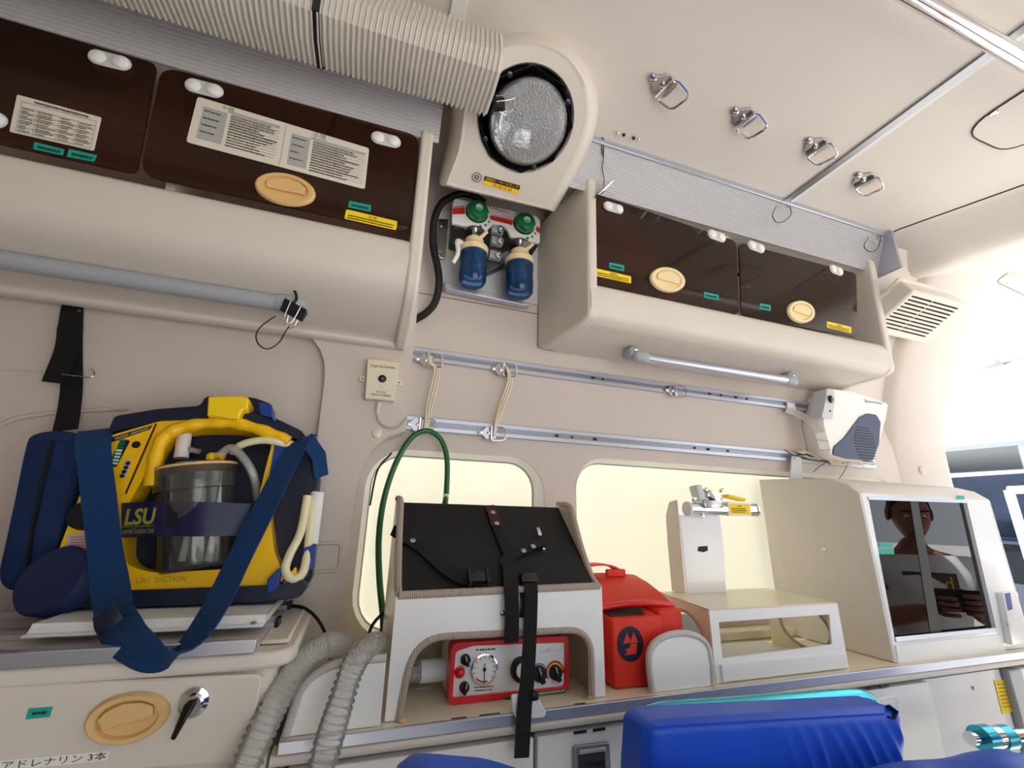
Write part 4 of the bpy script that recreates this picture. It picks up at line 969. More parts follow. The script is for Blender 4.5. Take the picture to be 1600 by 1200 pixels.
# white bracket on the counter edge, behind the long strap
wb = thing('edge_bracket', 'white plastic bracket hooked over the counter edge', 'bracket', VY(820, 1110, 0.775))
MB().prism(rpoly([VY(x, y, 0.7765) for x, y in [(797, 1084), (836, 1083), (852, 1112), (848, 1119), (806, 1122), (800, 1112)]], 0.006, 3), (0, -0.006, 0)).build('plate', 'white_gloss', wb, bev=0.002)
MB().rbox(VY(835, 1087, 0.768), (0.014, 0.010, 0.014), 0.004).build('knob', 'black', wb)

# ---------------------------------------------------------------- portable ventilator
YV = 0.836
PV = planeY(YV)
ve = thing('ventilator', 'red and grey portable ventilator with dials inside the stand', 'ventilator', (0.30, 0.89, ZK))
vq = [(700, 1003), (886, 992), (890, 1086), (706, 1104)]
v0 = [PV.hit(x, y) for x, y in vq]
zt = max(v0[0].z, v0[1].z); vx0, vx1 = v0[0].x, v0[1].x
vx0 = PV.hit(703, 1060).x; vx1 = PV.hit(889, 1040).x; vzt = PV.hit(800, 999).z
MB().rbox(((vx0+vx1)/2, YV+0.055, (ZK+vzt)/2+0.0006), (vx1-vx0-0.006, 0.10, vzt-ZK-0.004), 0.006, 2).build('rear_case', 'white_paint', ve)
oc = rpoly([Vector((vx0, YV, ZK+0.001)), Vector((vx1, YV, ZK+0.001)), Vector((vx1, YV, vzt)), Vector((vx0, YV, vzt))], 0.012, 4)
ic = rpoly([PV.hit(x, y) for x, y in [(712, 1018), (740, 1009), (884, 1004), (883, 1073), (707, 1091)]], 0.006, 3)
mb = MB().bm(fill_holes(oc, [ic]))
for L in (oc, ic):
    n = len(L); mb.add(L+[p+Vector((0, 0.03, 0)) for p in L], [(i, (i+1) % n, (i+1) % n+n, i+n) for i in range(n)])
mb.build('red_bezel', 'red_case', ve, bev=0.002)
YF = YV+0.006
PFv = planeY(YF)
fp = MB().prism([Vector((p.x, YF, p.z)) for p in ic], (0, 0.006, 0)).build('front_panel', 'panel_grey', ve, smooth=0)
def vt(px, py, off=0.0006): return PFv.hit(px, py, off)
qd = [(740, 1011), (776, 1009), (773, 1081), (737, 1084)]
s_ = decal('gauge_field', PFv, qd, 'print_grey', fp, off=0.0002)
f = pxquad(PFv, qd, 0.0012)
ink('printing', f, rows(0.1, 0.03, 0.95, 0.12, 1, 0.5, 5, 2, 0)+rows(0.1, 0.85, 0.95, 0.98, 2, 0.5, 8, 3, 0.1), 'ink', s_)
c = vt(756, 1045); rg = 0.0245
g_ = MB().lathe(c, (0, -1, 0), [(rg, 0), (rg, 0.005), (rg*0.9, 0.006), (rg*0.88, 0.003), (0, 0.003)], 36).build('pressure_gauge', 'chrome', fp, smooth=30)
MB().lathe(c+Vector((0, -0.0034, 0)), (0, -1, 0), [(rg*0.87, 0), (rg*0.87, 0.0004), (0, 0.0004)], 32).build('gauge_face', 'paper_white', g_, smooth=0)
mb = MB()
for k in range(11):
    a = math.radians(-40+26*k); d = Vector((math.cos(a), 0, math.sin(a))); e = Vector((-math.sin(a), 0, math.cos(a)))
    o_ = c+Vector((0, -0.0042, 0)); mb.add([o_+d*rg*0.68+e*0.0006, o_+d*rg*0.82+e*0.0006, o_+d*rg*0.82-e*0.0006, o_+d*rg*0.68-e*0.0006], [(0, 1, 2, 3)])
o_ = mb.build('tick_marks', 'ink', g_, smooth=0); o_['kind'] = 'stuff'
mb = MB(); o_ = c+Vector((0, -0.0042, 0)); A_ = [math.radians(225+9*k) for k in range(8)]
mb.add([o_+Vector((math.cos(a), 0, math.sin(a)))*rg*k for a in A_ for k in (0.7, 0.82)], [(2*i, 2*i+1, 2*i+3, 2*i+2) for i in range(7)]); mb.build('red_zone', 'red_print', g_, smooth=0)
MB().box(c+Vector((0.0, -0.0048, -0.006)), (0.0012, 0.0006, 0.030)).build('needle', 'ink', g_, smooth=0)
MB().lathe(c+Vector((0, -0.0044, 0)), (0, -1, 0), [(0.003, 0), (0.003, 0.0008), (0, 0.0008)], 12).build('needle_hub', 'navy_plastic', g_)
def knob(px, py, r, ang, label, mat='black', ring=None):
    c = vt(px, py); o_ = MB().lathe(c, (0, -1, 0), [(r, 0), (r*0.95, 0.007), (r*0.5, 0.009), (0, 0.009)], 24).build('control_knob', mat, fp, smooth=40)
    a = math.radians(ang); d = Vector((math.cos(a), 0, math.sin(a))); e = Vector((-math.sin(a), 0, math.cos(a)))
    MB().prism([c+Vector((0, -0.007, 0))+d*r*s1*1.05+e*r*s2*0.32 for s1, s2 in ((-1, -1), (1, -1), (1, 1), (-1, 1))], (0, -0.007, 0)).build('grip', mat, o_, bev=0.001)
    k_ = c+Vector((0, -0.0143, 0)); MB().add([k_+d*r+e*0.0006, k_+d*r*0.1+e*0.0006, k_+d*r*0.1-e*0.0006, k_+d*r-e*0.0006], [(0, 1, 2, 3)]).build('pointer', 'paper_white', o_, smooth=0)
    return o_
knob(727, 1030, 0.0085, 110, ''); knob(725, 1073, 0.0085, 80, '')
c = vt(718, 1050); MB().lathe(c, (0, -1, 0), [(0.0095, 0), (0.009, 0.003), (0.0075, 0.0035), (0.007, 0.005), (0.0035, 0.0085), (0, 0.009)], 20).build('red_button', 'red_case', fp, smooth=40)
c = vt(814, 1045); k_ = MB().lathe(c, (0, -1, 0), [(0.0205, 0), (0.0200, 0.010), (0.0135, 0.011), (0.0130, 0.009), (0, 0.009)], 32).build('selector_dial', 'black', fp, smooth=40)
MB().lathe(c+Vector((0, -0.0095, 0)), (0, -1, 0), [(0.0125, 0), (0.0125, 0.001), (0, 0.001)], 28).build('dial_face', 'paper_white', k_, smooth=0)
knob(842, 1052, 0.0135, 110, ''); knob(867, 1050, 0.0125, 110, '')
def arc(px, py, r0, r1, a0, a1, mat, nm):
    c = vt(px, py, 0.0012); A_ = [math.radians(lerp(a0, a1, k/16)) for k in range(17)]
    MB().add([c+Vector((math.cos(a), 0, math.sin(a)))*r for a in A_ for r in (r0, r1)], [(2*i, 2*i+1, 2*i+3, 2*i+2) for i in range(16)]).build(nm, mat, fp, smooth=0)
arc(867, 1050, 0.0150, 0.0185, -10, 215, 'red_print', 'red_scale'); arc(867, 1050, 0.0125, 0.0150, 10, 150, 'yellow_print', 'yellow_scale')
arc(842, 1052, 0.0145, 0.0160, 20, 120, 'blue_plastic', 'blue_scale')
for q, m, body in (([(856, 1008), (876, 1006), (876, 1011), (856, 1013)], 'blue_plastic', 'Portapac'), ([(845, 1065), (858, 1064), (858, 1069), (845, 1070)], 'blue_plastic', '100'), ([(861, 1064), (877, 1062), (877, 1067), (861, 1069)], 'green_hose', 'ADULT'), ([(833, 1068), (842, 1067), (842, 1072), (833, 1073)], 'yellow_print', ''), ([(809, 1070), (818, 1069), (818, 1075), (809, 1076)], 'red_print', '')):
    s_ = decal('legend', PFv, q, m, fp, off=0.0003)
    if body: text('lettering', body, pxquad(PFv, q, 0.0013), 'paper_white', s_, (0.12, 0.25, 0.88, 0.8))
text('lettering', 'paraPAC', pxquad(PFv, [(836, 1015), (880, 1011), (880, 1019), (836, 1022)], 0.001), 'ink_soft', fp, (0.1, 0, 0.6, 1), shear=0.2)
text('lettering', 'medic', pxquad(PFv, [(836, 1015), (880, 1011), (880, 1019), (836, 1022)], 0.001), 'ink_soft', fp, (0.65, 0.0, 0.99, 0.9), shear=0.2)
q = [(788, 1089), (885, 1076), (884, 1081), (790, 1094)]
s_ = decal('green_legend', planeY(YV), q, 'green_hose', ve, off=0.0004); ink('printing', pxquad(planeY(YV), q, 0.0014), rows(0.5, 0.2, 0.98, 0.8, 1, 0.6, 12, 4, 0), 'mint', s_)
# breathing hose stub and coiled hose behind the ventilator
hs = thing('breathing_hose', 'frosted hose stub running left from the red ventilator', 'hose', (0.13, 0.93, 0.88))
P = [Vector((lerp(0.097, 0.20, k/24.0), 0.90, 0.888)) for k in range(25)]
MB().tube(P, [0.016+(0.0018 if k % 2 else 0) for k in range(25)], 14).build('corrugated_sleeve', 'clear_hose', hs, smooth=20)
MB().tube([(0.145, 0.90, 0.888), (0.19, 0.90, 0.888)], 0.0185, 16).build('connector', 'white_frost', hs)
MB().tube(smooth_path([(0.10, 0.93, 0.86), (0.11, 0.94, 0.90), (0.135, 0.945, 0.915), (0.16, 0.945, 0.90), (0.17, 0.94, 0.87)], 5), 0.003, 7).build('coiled_line', 'print_grey', hs, smooth=70)
cr = MB().add([VZ(x, y, ZK+0.0008) for x, y in [(648, 1072), (675, 1069), (672, 1074), (662, 1075), (650, 1076)]], [(0, 1, 2, 3, 4)]).build('paper_scrap', 'paper_white', smooth=0)
cr.data.materials[0] = MATS['paper_white']; tag(cr, 'small torn scrap of white paper on the counter inside the stand', 'paper scrap')
so = cr.modifiers.new('thick', 'SOLIDIFY'); so.thickness = 0.0008

# ---------------------------------------------------------------- clear corrugated hoses in front of the partition
def corrugated(name, label, path, r, pitch, mat, group, n=14, d=0.0016, cat='hose', parts='tube'):
    P = smooth_path(path, 24); L = [0]
    for i in range(1, len(P)): L.append(L[-1]+(P[i]-P[i-1]).length)
    tot = L[-1]; S_ = 6; N = int(tot/pitch)*S_; Q = []; j = 0
    for k in range(N+1):
        s_ = tot*k/N
        while j < len(L)-2 and L[j+1] < s_: j += 1
        Q.append(P[j].lerp(P[j+1], (s_-L[j])/max(1e-9, L[j+1]-L[j])))
    R = [r+d*(abs(math.cos(math.pi*k/S_))**0.7*-1.0+0.6) for k in range(N+1)]
    t = thing(name, label, cat, Q[0], group)
    MB().tube(Q, R, n).build(parts, mat, t, smooth=75)
    return t
h1_ = corrugated('corrugated_hose', 'clear corrugated hose nearest the drawer unit', [VY(338, 1300, 0.66), VY(385, 1195, 0.68), VY(425, 1108, 0.72), VY(462, 1045, 0.765), VY(500, 1012, 0.80), VY(528, 1008, 0.84), VY(546, 1022, 0.875), VY(552, 1045, 0.90)], 0.0165, 0.0092, 'hose_plastic', 'clear corrugated hoses', 18, d=0.0030)
h2_ = corrugated('corrugated_hose', 'clear corrugated hose beside the white stand', [VY(480, 1300, 0.66), VY(505, 1190, 0.68), VY(530, 1105, 0.73), VY(552, 1040, 0.765), VY(574, 1012, 0.80), VY(592, 1007, 0.84), VY(602, 1020, 0.87), VY(606, 1045, 0.89)], 0.0165, 0.0092, 'hose_plastic', 'clear corrugated hoses', 18, d=0.0030)
# green oxygen hose looped over the lower rail's ring
gh = thing('oxygen_hose', 'green rubber hose looped over a ring in front of the smaller window', 'hose', VY(595, 1000, 1.03))
MB().tube(smooth_path([VY(592, 1010, 1.02), VY(599, 975, 1.03), VY(593, 905, 1.04), VY(592, 840, 1.05), VY(600, 780, 1.06), VY(618, 725, 1.065), VY(642, 685, 1.065), VY(667, 673, 1.065), VY(688, 686, 1.065), VY(698, 715, 1.065), VY(698, 760, 1.06), VY(694, 800, 1.05), VY(690, 840, 1.04)], 8), 0.0068, 10).build('tube', 'green_hose', gh, smooth=70)
q0 = VY(696, 778, 1.058); MB().lathe(VY(695, 790, 1.055), (VY(698, 765, 1.0585)-VY(695, 790, 1.055)), [(0.0072, 0), (0.0072, 0.026)], 14, cap=True).build('label_sleeve', 'paper_white', gh)
bc = MB().tube(smooth_path([VY(612, 708, 1.085), VY(590, 735, 1.085), VY(578, 790, 1.085)], 6), 0.0022, 7).build('gasket_cable', 'black'); tag(bc, 'thin black cable along the corner of the smaller window', 'cable')
bc = MB().tube(smooth_path([VY(574, 997, 1.02), VY(583, 975, 1.02), VY(600, 958, 1.02), VY(612, 962, 1.0), VY(616, 985, 0.99)], 6), 0.0032, 8).build('grey_cable', 'dark_gap'); tag(bc, 'dark grey cable looping behind the white stand', 'cable')
bc = MB().tube(smooth_path([VY(400, 945, 1.0), VY(440, 946, 0.985), VY(475, 950, 0.97), VY(498, 970, 0.95), VY(512, 1000, 0.93), VY(516, 1030, 0.92)], 6), 0.003, 8).build('power_cable', 'black'); tag(bc, 'black power cable from the suction unit down behind the hoses', 'cable')

# ---------------------------------------------------------------- red bag beside the stand
rb_ = thing('red_bag', 'bright red vinyl bag with dark round emblem next to the stand', 'bag', (0.57, 0.92, ZK))
def boxy(mb, x0, x1, y0, y1, z0, zf, zb, r=0.006):
    b = bmesh.new(); vs = [b.verts.new(p) for p in [(x0, y0, z0), (x1, y0, z0), (x1, y1, z0), (x0, y1, z0), (x0, y0, zf), (x1, y0, zf), (x1, y1, zb), (x0, y1, zb)]]
    for f in ((3, 2, 1, 0), (4, 5, 6, 7), (0, 1, 5, 4), (1, 2, 6, 5), (2, 3, 7, 6), (3, 0, 4, 7)): b.faces.new([vs[i] for i in f])
    bmesh.ops.bevel(b, geom=list(b.edges), offset=r, segments=3, profile=0.5, affect='EDGES')
    return mb.bm(b)
YR = 0.822
boxy(MB(), 0.494, 0.608, YR, 1.03, ZK+0.001, 0.972, 0.998).build('main_pouch', 'red_bag', rb_, smooth=40)
boxy(MB(), 0.610, 0.668, YR+0.012, 1.03, ZK+0.001, 0.980, 0.998).build('side_pouch', 'red_bag', rb_, smooth=40)
# top flap sloping up to the back, rolled front edge, velcro patch, grab handle
fl = [[Vector((x, y, z)) for x in (0.478, 0.668)] for y, z in ((0.866, 0.984), (0.90, 1.000), (0.95, 1.016), (1.0, 1.026), (1.04, 1.022))]
mb = MB(); up_ = [[Vector((lerp(0.478, 0.668, k/8), y, z+0.006*math.sin(math.pi*k/8))) for k in range(9)] for y, z in ((0.866, 0.986), (0.90, 1.002), (0.95, 1.018), (1.0, 1.028), (1.035, 1.022))]
mb.loft(up_+[[p-Vector((0, 0, 0.006)) for p in r] for r in reversed(up_)]+[up_[0]], cap=False, closed=False)
mb.build('top_flap', 'red_bag', rb_, smooth=60)
MB().tube(smooth_path([Vector((lerp(0.476, 0.668, k/8), 0.864-0.012*math.sin(math.pi*k/8), 0.982+0.010*math.sin(math.pi*k/8))) for k in range(9)], 3), 0.0062, 10).build('rolled_edge', 'red_case', rb_, smooth=70)
MB().prism([Vector((0.497, 0.832, 0.9745)), Vector((0.575, 0.832, 0.9745)), Vector((0.585, 0.866, 0.980)), Vector((0.492, 0.866, 0.980))], (0, 0, 0.0015)).build('velcro_patch', 'black', rb_, smooth=0)
MB().strap(smooth_path([(0.49, 1.0, 1.027), (0.51, 0.99, 1.047), (0.56, 0.99, 1.054), (0.60, 0.99, 1.048), (0.63, 1.0, 1.03)], 5), UY, 0.034, 0.004).build('grab_handle', 'red_bag', rb_, smooth=60)
MB().rbox((0.60, 0.975, 1.036), (0.05, 0.012, 0.016), 0.003).build('handle_keeper', 'red_bag', rb_)
PRb = planeY(YR-0.0008)
c = PRb.hit(985, 1006, 0.0004); rx = 0.0285; rz = 0.030
em = MB().prism([c+Vector((rx*math.cos(a), 0, rz*math.sin(a))) for a in [2*math.pi*k/36 for k in range(36)]], (0, -0.0008, 0)).build('emblem', 'navy_plastic', rb_, smooth=0)
for sh_ in ([(-0.60, 0.06), (-0.28, 0.66), (0.0, 0.18), (0.28, 0.66), (0.62, 0.06)], [(0.02, 0.0), (0.5, 0.0), (0.42, -0.58), (-0.55, -0.60), (-0.25, -0.42), (-0.5, -0.28), (-0.1, -0.22)]):
    MB().prism([c+Vector((rx*a*0.95, -0.001, rz*b)) for a, b in sh_], (0, -0.0005, 0)).build('emblem_mark', 'red_bag', em, smooth=0)

# ---------------------------------------------------------------- white arched guard plate
lp = [(0.556, ZK+0.001)]+[(0.623+0.066*math.cos(a), 0.888+0.06*math.sin(a)) for a in [math.pi-math.pi*k/16 for k in range(17)]]+[(0.692, ZK+0.001)]
lp = [(0.556, ZK+0.001), (0.553, 0.89)]+[(0.623-0.070*math.cos(a)*(abs(math.cos(a))**0.0), 0.90+0.046*math.sin(a)**0.7 if math.sin(a) > 0 else 0.90) for a in [math.pi*k/16 for k in range(17)]]+[(0.694, 0.89), (0.692, ZK+0.001)]
arch_panel('guard_plate', 'white arched plate with grey fabric edging in front of the red bag', lp, 0.793, 0.006, 0, len(lp))

# ---------------------------------------------------------------- metal tray table
tr = thing('tray_table', 'cream sheet-metal tray table with oval cut-outs in its sides', 'tray table', (0.9, 0.9, ZK))
PT = planeY(0.80)
TX0, TX1, TZ = 0.707, 1.072, 0.982
top_ = [Vector((TX0, 0.80, TZ)), Vector((TX1, 0.80, TZ)), Vector((TX1+0.03, 1.02, TZ)), Vector((TX0+0.045, 1.02, TZ))]
MB().prism(top_, (0, 0, 0.003)).build('top_plate', 'cream', tr, bev=0.001)
fr_o = [(TX0, ZK+0.001), (TX0, TZ), (TX1, TZ), (TX1, ZK+0.001)]
ins = [PT.hit(x, y) for x, y in [(1123, 972), (1296, 960), (1300, 1007), (1129, 1029)]]
f_o = [Vector((a, 0.80, b)) for a, b in fr_o]
mb = MB().bm(fill_holes(f_o, [ins]))
mb.bm(fill_holes([p+Vector((0, 0.004, 0)) for p in f_o], [[p+Vector((0, 0.004, 0)) for p in ins]]))
for L in (f_o, ins):
    n = len(L); mb.add(L+[p+Vector((0, 0.004, 0)) for p in L], [(i, (i+1) % n, (i+1) % n+n, i+n) for i in range(n)])
mb.build('front_frame', 'white_paint', tr, smooth=0)
MB().span((TX0+0.012, 0.794, ZK+0.004), (TX1-0.010, 0.80, 0.886)).build('front_bar', 'white_paint', tr, bev=0.001)
for x, dx, nm in ((TX0, 0.045, 'l'), (TX1-0.004, 0.03, 'r')):
    sk = lambda y, z: Vector((x+dx*(y-0.80)/0.22, y, z))
    o_ = [sk(0.804, ZK+0.001), sk(1.02, ZK+0.001), sk(1.02, TZ), sk(0.804, TZ)]
    ov = [sk(0.905+0.075*math.cos(a), 0.915+0.048*math.sin(a)) for a in [2*math.pi*k/24 for k in range(24)]]
    mb = MB().bm(fill_holes(o_, [ov])); mb.bm(fill_holes([p+Vector((0.004, 0, 0)) for p in o_], [[p+Vector((0.004, 0, 0)) for p in ov]]))
    n = len(ov); mb.add(ov+[p+Vector((0.004, 0, 0)) for p in ov], [(i, (i+1) % n, (i+1) % n+n, i+n) for i in range(n)])
    mb.build('side_panel', 'cream', tr, smooth=0)
    MB().tube([p+Vector((0.002, 0, 0)) for p in ov]+[ov[0]+Vector((0.002, 0, 0))], 0.004, 7).build('cut_out_edging', 'edge_trim', tr, smooth=60)
MB().span((TX0+0.008, 0.806, ZK+0.001), (TX1+0.0, 1.02, ZK+0.003)).build('bottom_plate', 'light_grey', tr, smooth=0)
MB().rbox((0.83, 1.04, 0.905), (0.11, 0.03, 0.05), 0.006).build('stowed_fitting', 'light_grey', tr)
# pole bracket standing on the tray
pb = thing('pole_bracket', 'white folded metal bracket with chrome clamp on the tray table', 'bracket', (0.88, 0.985, TZ+0.003))
PPb = planeY(0.975)
def pk(x, y, off=0.0): return PPb.hit(x, y, off)
z0 = TZ+0.0035
fc = [pk(1073, 921), pk(1134, 916), pk(1131, 855), pk(1124, 803), pk(1062, 805), pk(1068, 865)]
fc[0].z = fc[1].z = z0
MB().prism(fc, (0, 0.003, 0)).build('front_plate', 'white_gloss', pb, bev=0.001)
lf = [pk(1073, 921), pk(1054, 915), pk(1051, 860), pk(1050, 812), pk(1057, 795), pk(1072, 785), pk(1078, 800), pk(1066, 818), pk(1069, 860)]
x_ = fc[0].x
sd_ = [Vector((fc[0].x-0.004, y, z)) for y, z in ((0.978, z0), (1.028, z0), (1.03, 1.10), (1.028, 1.17), (1.01, 1.205), (0.978, 1.21))]
MB().prism(sd_, (0.003, 0, 0)).build('side_plate', 'trim', pb, smooth=0, bev=0.001)
MB().prism([p+Vector((fc[1].x-fc[0].x+0.004, 0, 0)) for p in sd_], (0.003, 0, 0)).build('side_plate', 'trim', pb, smooth=0, bev=0.001)
MB().prism(rpoly([pk(x, y, 0.0005) for x, y in [(1091, 854), (1105, 853), (1106, 860), (1099, 863), (1090, 861)]], 0.001, 2), (0, -0.0008, 0)).build('slot_hole', 'black', pb, smooth=0)
MB().tube([pk(1074, 795, 0.006), pk(1177, 797, 0.006)], 0.0165, 20).build('clamp_tube', 'chrome', pb)
MB().lathe(pk(1074, 795, 0.006), (-1, 0, 0), [(0.0185, -0.004), (0.0185, 0.002), (0.012, 0.004), (0, 0.004)], 24).build('tube_cap', 'white_frost', pb)
MB().lathe(pk(1178, 797, 0.006), (1, 0, 0), [(0.0185, -0.002), (0.0185, 0.003), (0.012, 0.006), (0, 0.006)], 24).build('tube_cap', 'chrome', pb)
q = [(1138, 784), (1173, 786), (1174, 806), (1139, 806)]
lb = MB().prism(rpoly([pk(x, y, 0.023) for x, y in q], 0.003), (0, 0.03, 0)).build('label_block', 'white_gloss', pb, bev=0.001)
q2 = [(1140, 787), (1171, 788), (1172, 804), (1141, 804)]
s_ = MB().prism(rpoly([pk(x, y, 0.0232) for x, y in q2], 0.002), (0, -0.0006, 0)).build('yellow_label', 'yellow_print', lb, smooth=0)
f = pxquad(PPb, q2, 0.0246); ink('printing', f, rows(0.4, 0.12, 0.6, 0.28, 1, 0.6, 3, 2, 0)+rows(0.1, 0.36, 0.9, 0.86, 3, 0.5, 10, 6, 0.15), 'ink', s_)
MB().rbox(pk(1105, 788, 0.004), (0.06, 0.05, 0.02), 0.004, 2).build('clamp_jaw', 'steel', pb)
MB().rbox(pk(1112, 776, 0.0), (0.05, 0.03, 0.022), 0.006, 2, Matrix.Rotation(0.4, 3, 'Y')).build('clamp_lever', 'chrome', pb)
MB().rbox(pk(1146, 778, 0.0), (0.06, 0.028, 0.008), 0.002, 2, Matrix.Rotation(0.15, 3, 'Y')).build('lever_arm', 'yellow_print', pb)
MB().rbox(pk(1090, 772, 0.0), (0.02, 0.03, 0.045), 0.003, 2, Matrix.Rotation(-0.25, 3, 'Y')).build('clamp_cheek', 'light_grey', pb)
for x, y in ((1085, 779), (1103, 765), (1128, 766), (1098, 806)): MB().lathe(pk(x, y, 0.015), (0, -1, 0.3), [(0.005, -0.006), (0.005, 0.004), (0.002, 0.006), (0, 0.006)], 12).build('bolt', 'chrome', pb)

# ---------------------------------------------------------------- rear equipment cabinet with smoked sliding panes
ec = thing('equipment_cabinet', 'white cabinet with smoked sliding panes on the counter near the rear', 'cabinet', (1.5, 0.93, ZK))
YE = 0.80
PE = planeY(YE)
EX0, EX1 = 1.228, 1.775
side = [(YE, ZK+0.001), (YE, 1.236), (0.83, 1.262), (0.88, 1.279), (1.04, 1.288), (YB-0.003, 1.29), (YB-0.003, ZK+0.001)]
MB().prism([Vector((EX0-0.008, a, b)) for a, b in side], (0.008, 0, 0)).build('side_panel', 'trim', ec, smooth=0, bev=0.002)
# rounded right end
rs = [[Vector((x, a, b)) for a, b in side] for x in (EX1-0.01,)][0]
MB().prism(rs, (0.012, 0, 0)).build('side_panel', 'white_gloss', ec, smooth=0, bev=0.005)
tp = [(YE, 1.236), (0.83, 1.262), (0.88, 1.279), (1.04, 1.288), (YB-0.003, 1.29), (YB-0.003, 1.282), (0.885, 1.271), (0.835, 1.254), (YE+0.008, 1.232)]
ext(tp, EX0, EX1-0.01).build('top_panel', 'trim', ec, smooth=50)
pq = [(1357, 780), (1511, 786), (1557, 983), (1398, 998)]
ho = [PE.hit(x, y) for x, y in pq]
oo = [Vector((EX0, YE, ZK+0.001)), Vector((EX1-0.01, YE, ZK+0.001)), Vector((EX1-0.01, YE, 1.236)), Vector((EX0, YE, 1.236))]
mb = MB().bm(fill_holes(oo, [ho])); mb.bm(fill_holes([p+Vector((0, 0.012, 0)) for p in oo], [[p+Vector((0, 0.012, 0)) for p in ho]]))
for L in (oo, ho):
    n = len(L); mb.add(L+[p+Vector((0, 0.012, 0)) for p in L], [(i, (i+1) % n, (i+1) % n+n, i+n) for i in range(n)])
mb.build('front_frame', 'white_gloss', ec, smooth=0)
MB().prism([PE.hit(x, y, 0.0) for x, y in [(1355, 776), (1512, 781), (1512, 786), (1356, 781)]], (0, -0.003, 0)).build('top_track', 'alu', ec, bev=0.0006)
MB().prism([PE.hit(x, y, 0.0) for x, y in [(1397, 995), (1556, 980), (1557, 986), (1399, 1003)]], (0, -0.003, 0)).build('bottom_track', 'alu', ec, bev=0.0006)
MB().prism([PE.hit(x, y, 0.0) for x, y in [(1398, 1008), (1562, 991), (1570, 1019), (1402, 1037)]], (0, -0.0025, 0)).build('kick_panel', 'white_paint', ec, bev=0.0008)
P1 = planeY(YE+0.005); P2 = planeY(YE+0.009)
ga = MB().prism([P1.hit(x, y) for x, y in [(1352, 777), (1424, 781), (1462, 994), (1394, 1000)]], (0, 0.003, 0)).build('sliding_pane', 'smoked_pane', ec, smooth=0)
gb_ = MB().prism([P2.hit(x, y) for x, y in [(1420, 781), (1516, 785), (1562, 984), (1456, 995)]], (0, 0.003, 0)).build('sliding_pane', 'smoked_pane', ec, smooth=0)
MB().prism([P1.hit(x, y, 0.001) for x, y in [(1422, 781), (1434, 782), (1472, 993), (1455, 995)]], (0, 0.006, 0)).build('pane_stile', 'black', ga, smooth=0)
MB().prism([P2.hit(x, y, 0.001) for x, y in [(1508, 785), (1513, 785), (1559, 984), (1553, 984)]], (0, 0.005, 0)).build('pane_stile', 'black', gb_, smooth=0)
MB().span((EX0+0.001, YB-0.03, ZK+0.002), (EX1-0.012, YB-0.005, 1.27)).build('back_panel', 'dark_gap', ec, smooth=0)
for q in ([(1373, 848), (1393, 848), (1395, 855), (1373, 855)], [(1371, 857), (1396, 857), (1397, 866), (1372, 866)]):
    decal('tape_label', P1, q, 'teal_tape', ga, off=0.0003)
decal('tape_label', PE, [(1494, 774), (1506, 775), (1507, 780), (1495, 780)], 'teal_tape', ec, off=0.0033)
MB().lathe(VX(1288, 858, EX0-0.0085), (-1, 0, 0), [(0.008, -0.001), (0.006, 0.001), (0, 0.001)], 14).build('plug', 'steel', ec)
# slim white remote control clipped to the cabinet front
rm = thing('wall_controller', 'slim white controller with blue label at the rear end of the cabinet', 'controller', PE.hit(1578, 1000))
q = [(1556, 925), (1580, 924), (1590, 1003), (1571, 1006)]
bb = MB().prism(rpoly([PE.hit(x, y) for x, y in q], 0.004), (0, -0.014, 0)).build('case', 'white_gloss', rm, bev=0.003)
decal('blue_label', planeY(YE-0.014), [(1570, 927), (1578, 926), (1582, 952), (1575, 954)], 'blue_plastic', bb)
MB().rbox(PE.hit(1577, 975, 0.016), (0.02, 0.004, 0.008), 0.001).build('button', 'light_grey', bb)

# ---------------------------------------------------------------- air cleaner, chrome hook, hanging bracket and strings at the rail ends
ac = thing('air_cleaner', 'white air cleaner with chrome grille at the end of the wall rails', 'air cleaner', VY(1330, 718, 1.06))
YA = 1.015
PAc = planeY(YA)
def ak(x, y, off=0.0): return PAc.hit(x, y, off)
ao = [ak(x, y) for x, y in [(1294, 606), (1330, 610), (1389, 630), (1385, 655), (1373, 695), (1362, 722), (1322, 718), (1298, 712), (1285, 660)]]
lo = rpoly(ao, 0.012, 4); cc = sum(lo, Vector((0, 0, 0)))/len(lo)
MB().loft([[cc+(p-cc)*s+Vector((0, d, 0)) for p in lo] for s, d in ((0.97, 0.0), (1.0, 0.006), (1.0, 0.03), (0.92, 0.083))]).build('shell', 'white_paint', ac, smooth=40)
dp = rpoly([ak(x, y, 0.0008) for x, y in [(1302, 698), (1318, 684), (1342, 652), (1354, 646), (1368, 648), (1375, 660), (1372, 695), (1362, 720), (1322, 717), (1300, 711)]], 0.006, 3)
dk = MB().prism(dp, (0, -0.003, 0)).build('front_panel', 'dark_mirror', ac, bev=0.001)
gc = ak(1352, 694, 0.004)
for k in range(13):
    t_ = -1+2*k/12.0; hw = 0.050*math.sqrt(max(0.05, 1-t_*t_*0.75)); zz = gc.z-t_*0.058
    MB().span((gc.x-hw-0.006*t_, YA-0.0050, zz-0.0017), (gc.x+hw-0.006*t_, YA-0.0036, zz+0.0017)).build('grille_slot', 'black', dk)
text('lettering', 'Spectrobac', pxquad(PAc, [(1348, 622), (1381, 628), (1380, 634), (1347, 630)], 0.001), 'ink_soft', ac, (0.1, 0.1, 0.95, 0.9))
bkp = MB().prism(rpoly([ak(x, y, 0.004) for x, y in [(1292, 607), (1302, 608), (1305, 622), (1301, 655), (1284, 652), (1290, 625)]], 0.003), (0, 0.05, 0)).build('mount_plate', 'light_grey', ac, bev=0.002)
MB().lathe(ak(1297, 624, 0.004), (0.3, -1, 0), [(0.013, 0), (0.013, 0.006), (0.008, 0.009), (0, 0.009)], 16).build('mount_knob', 'black_gloss', bkp)
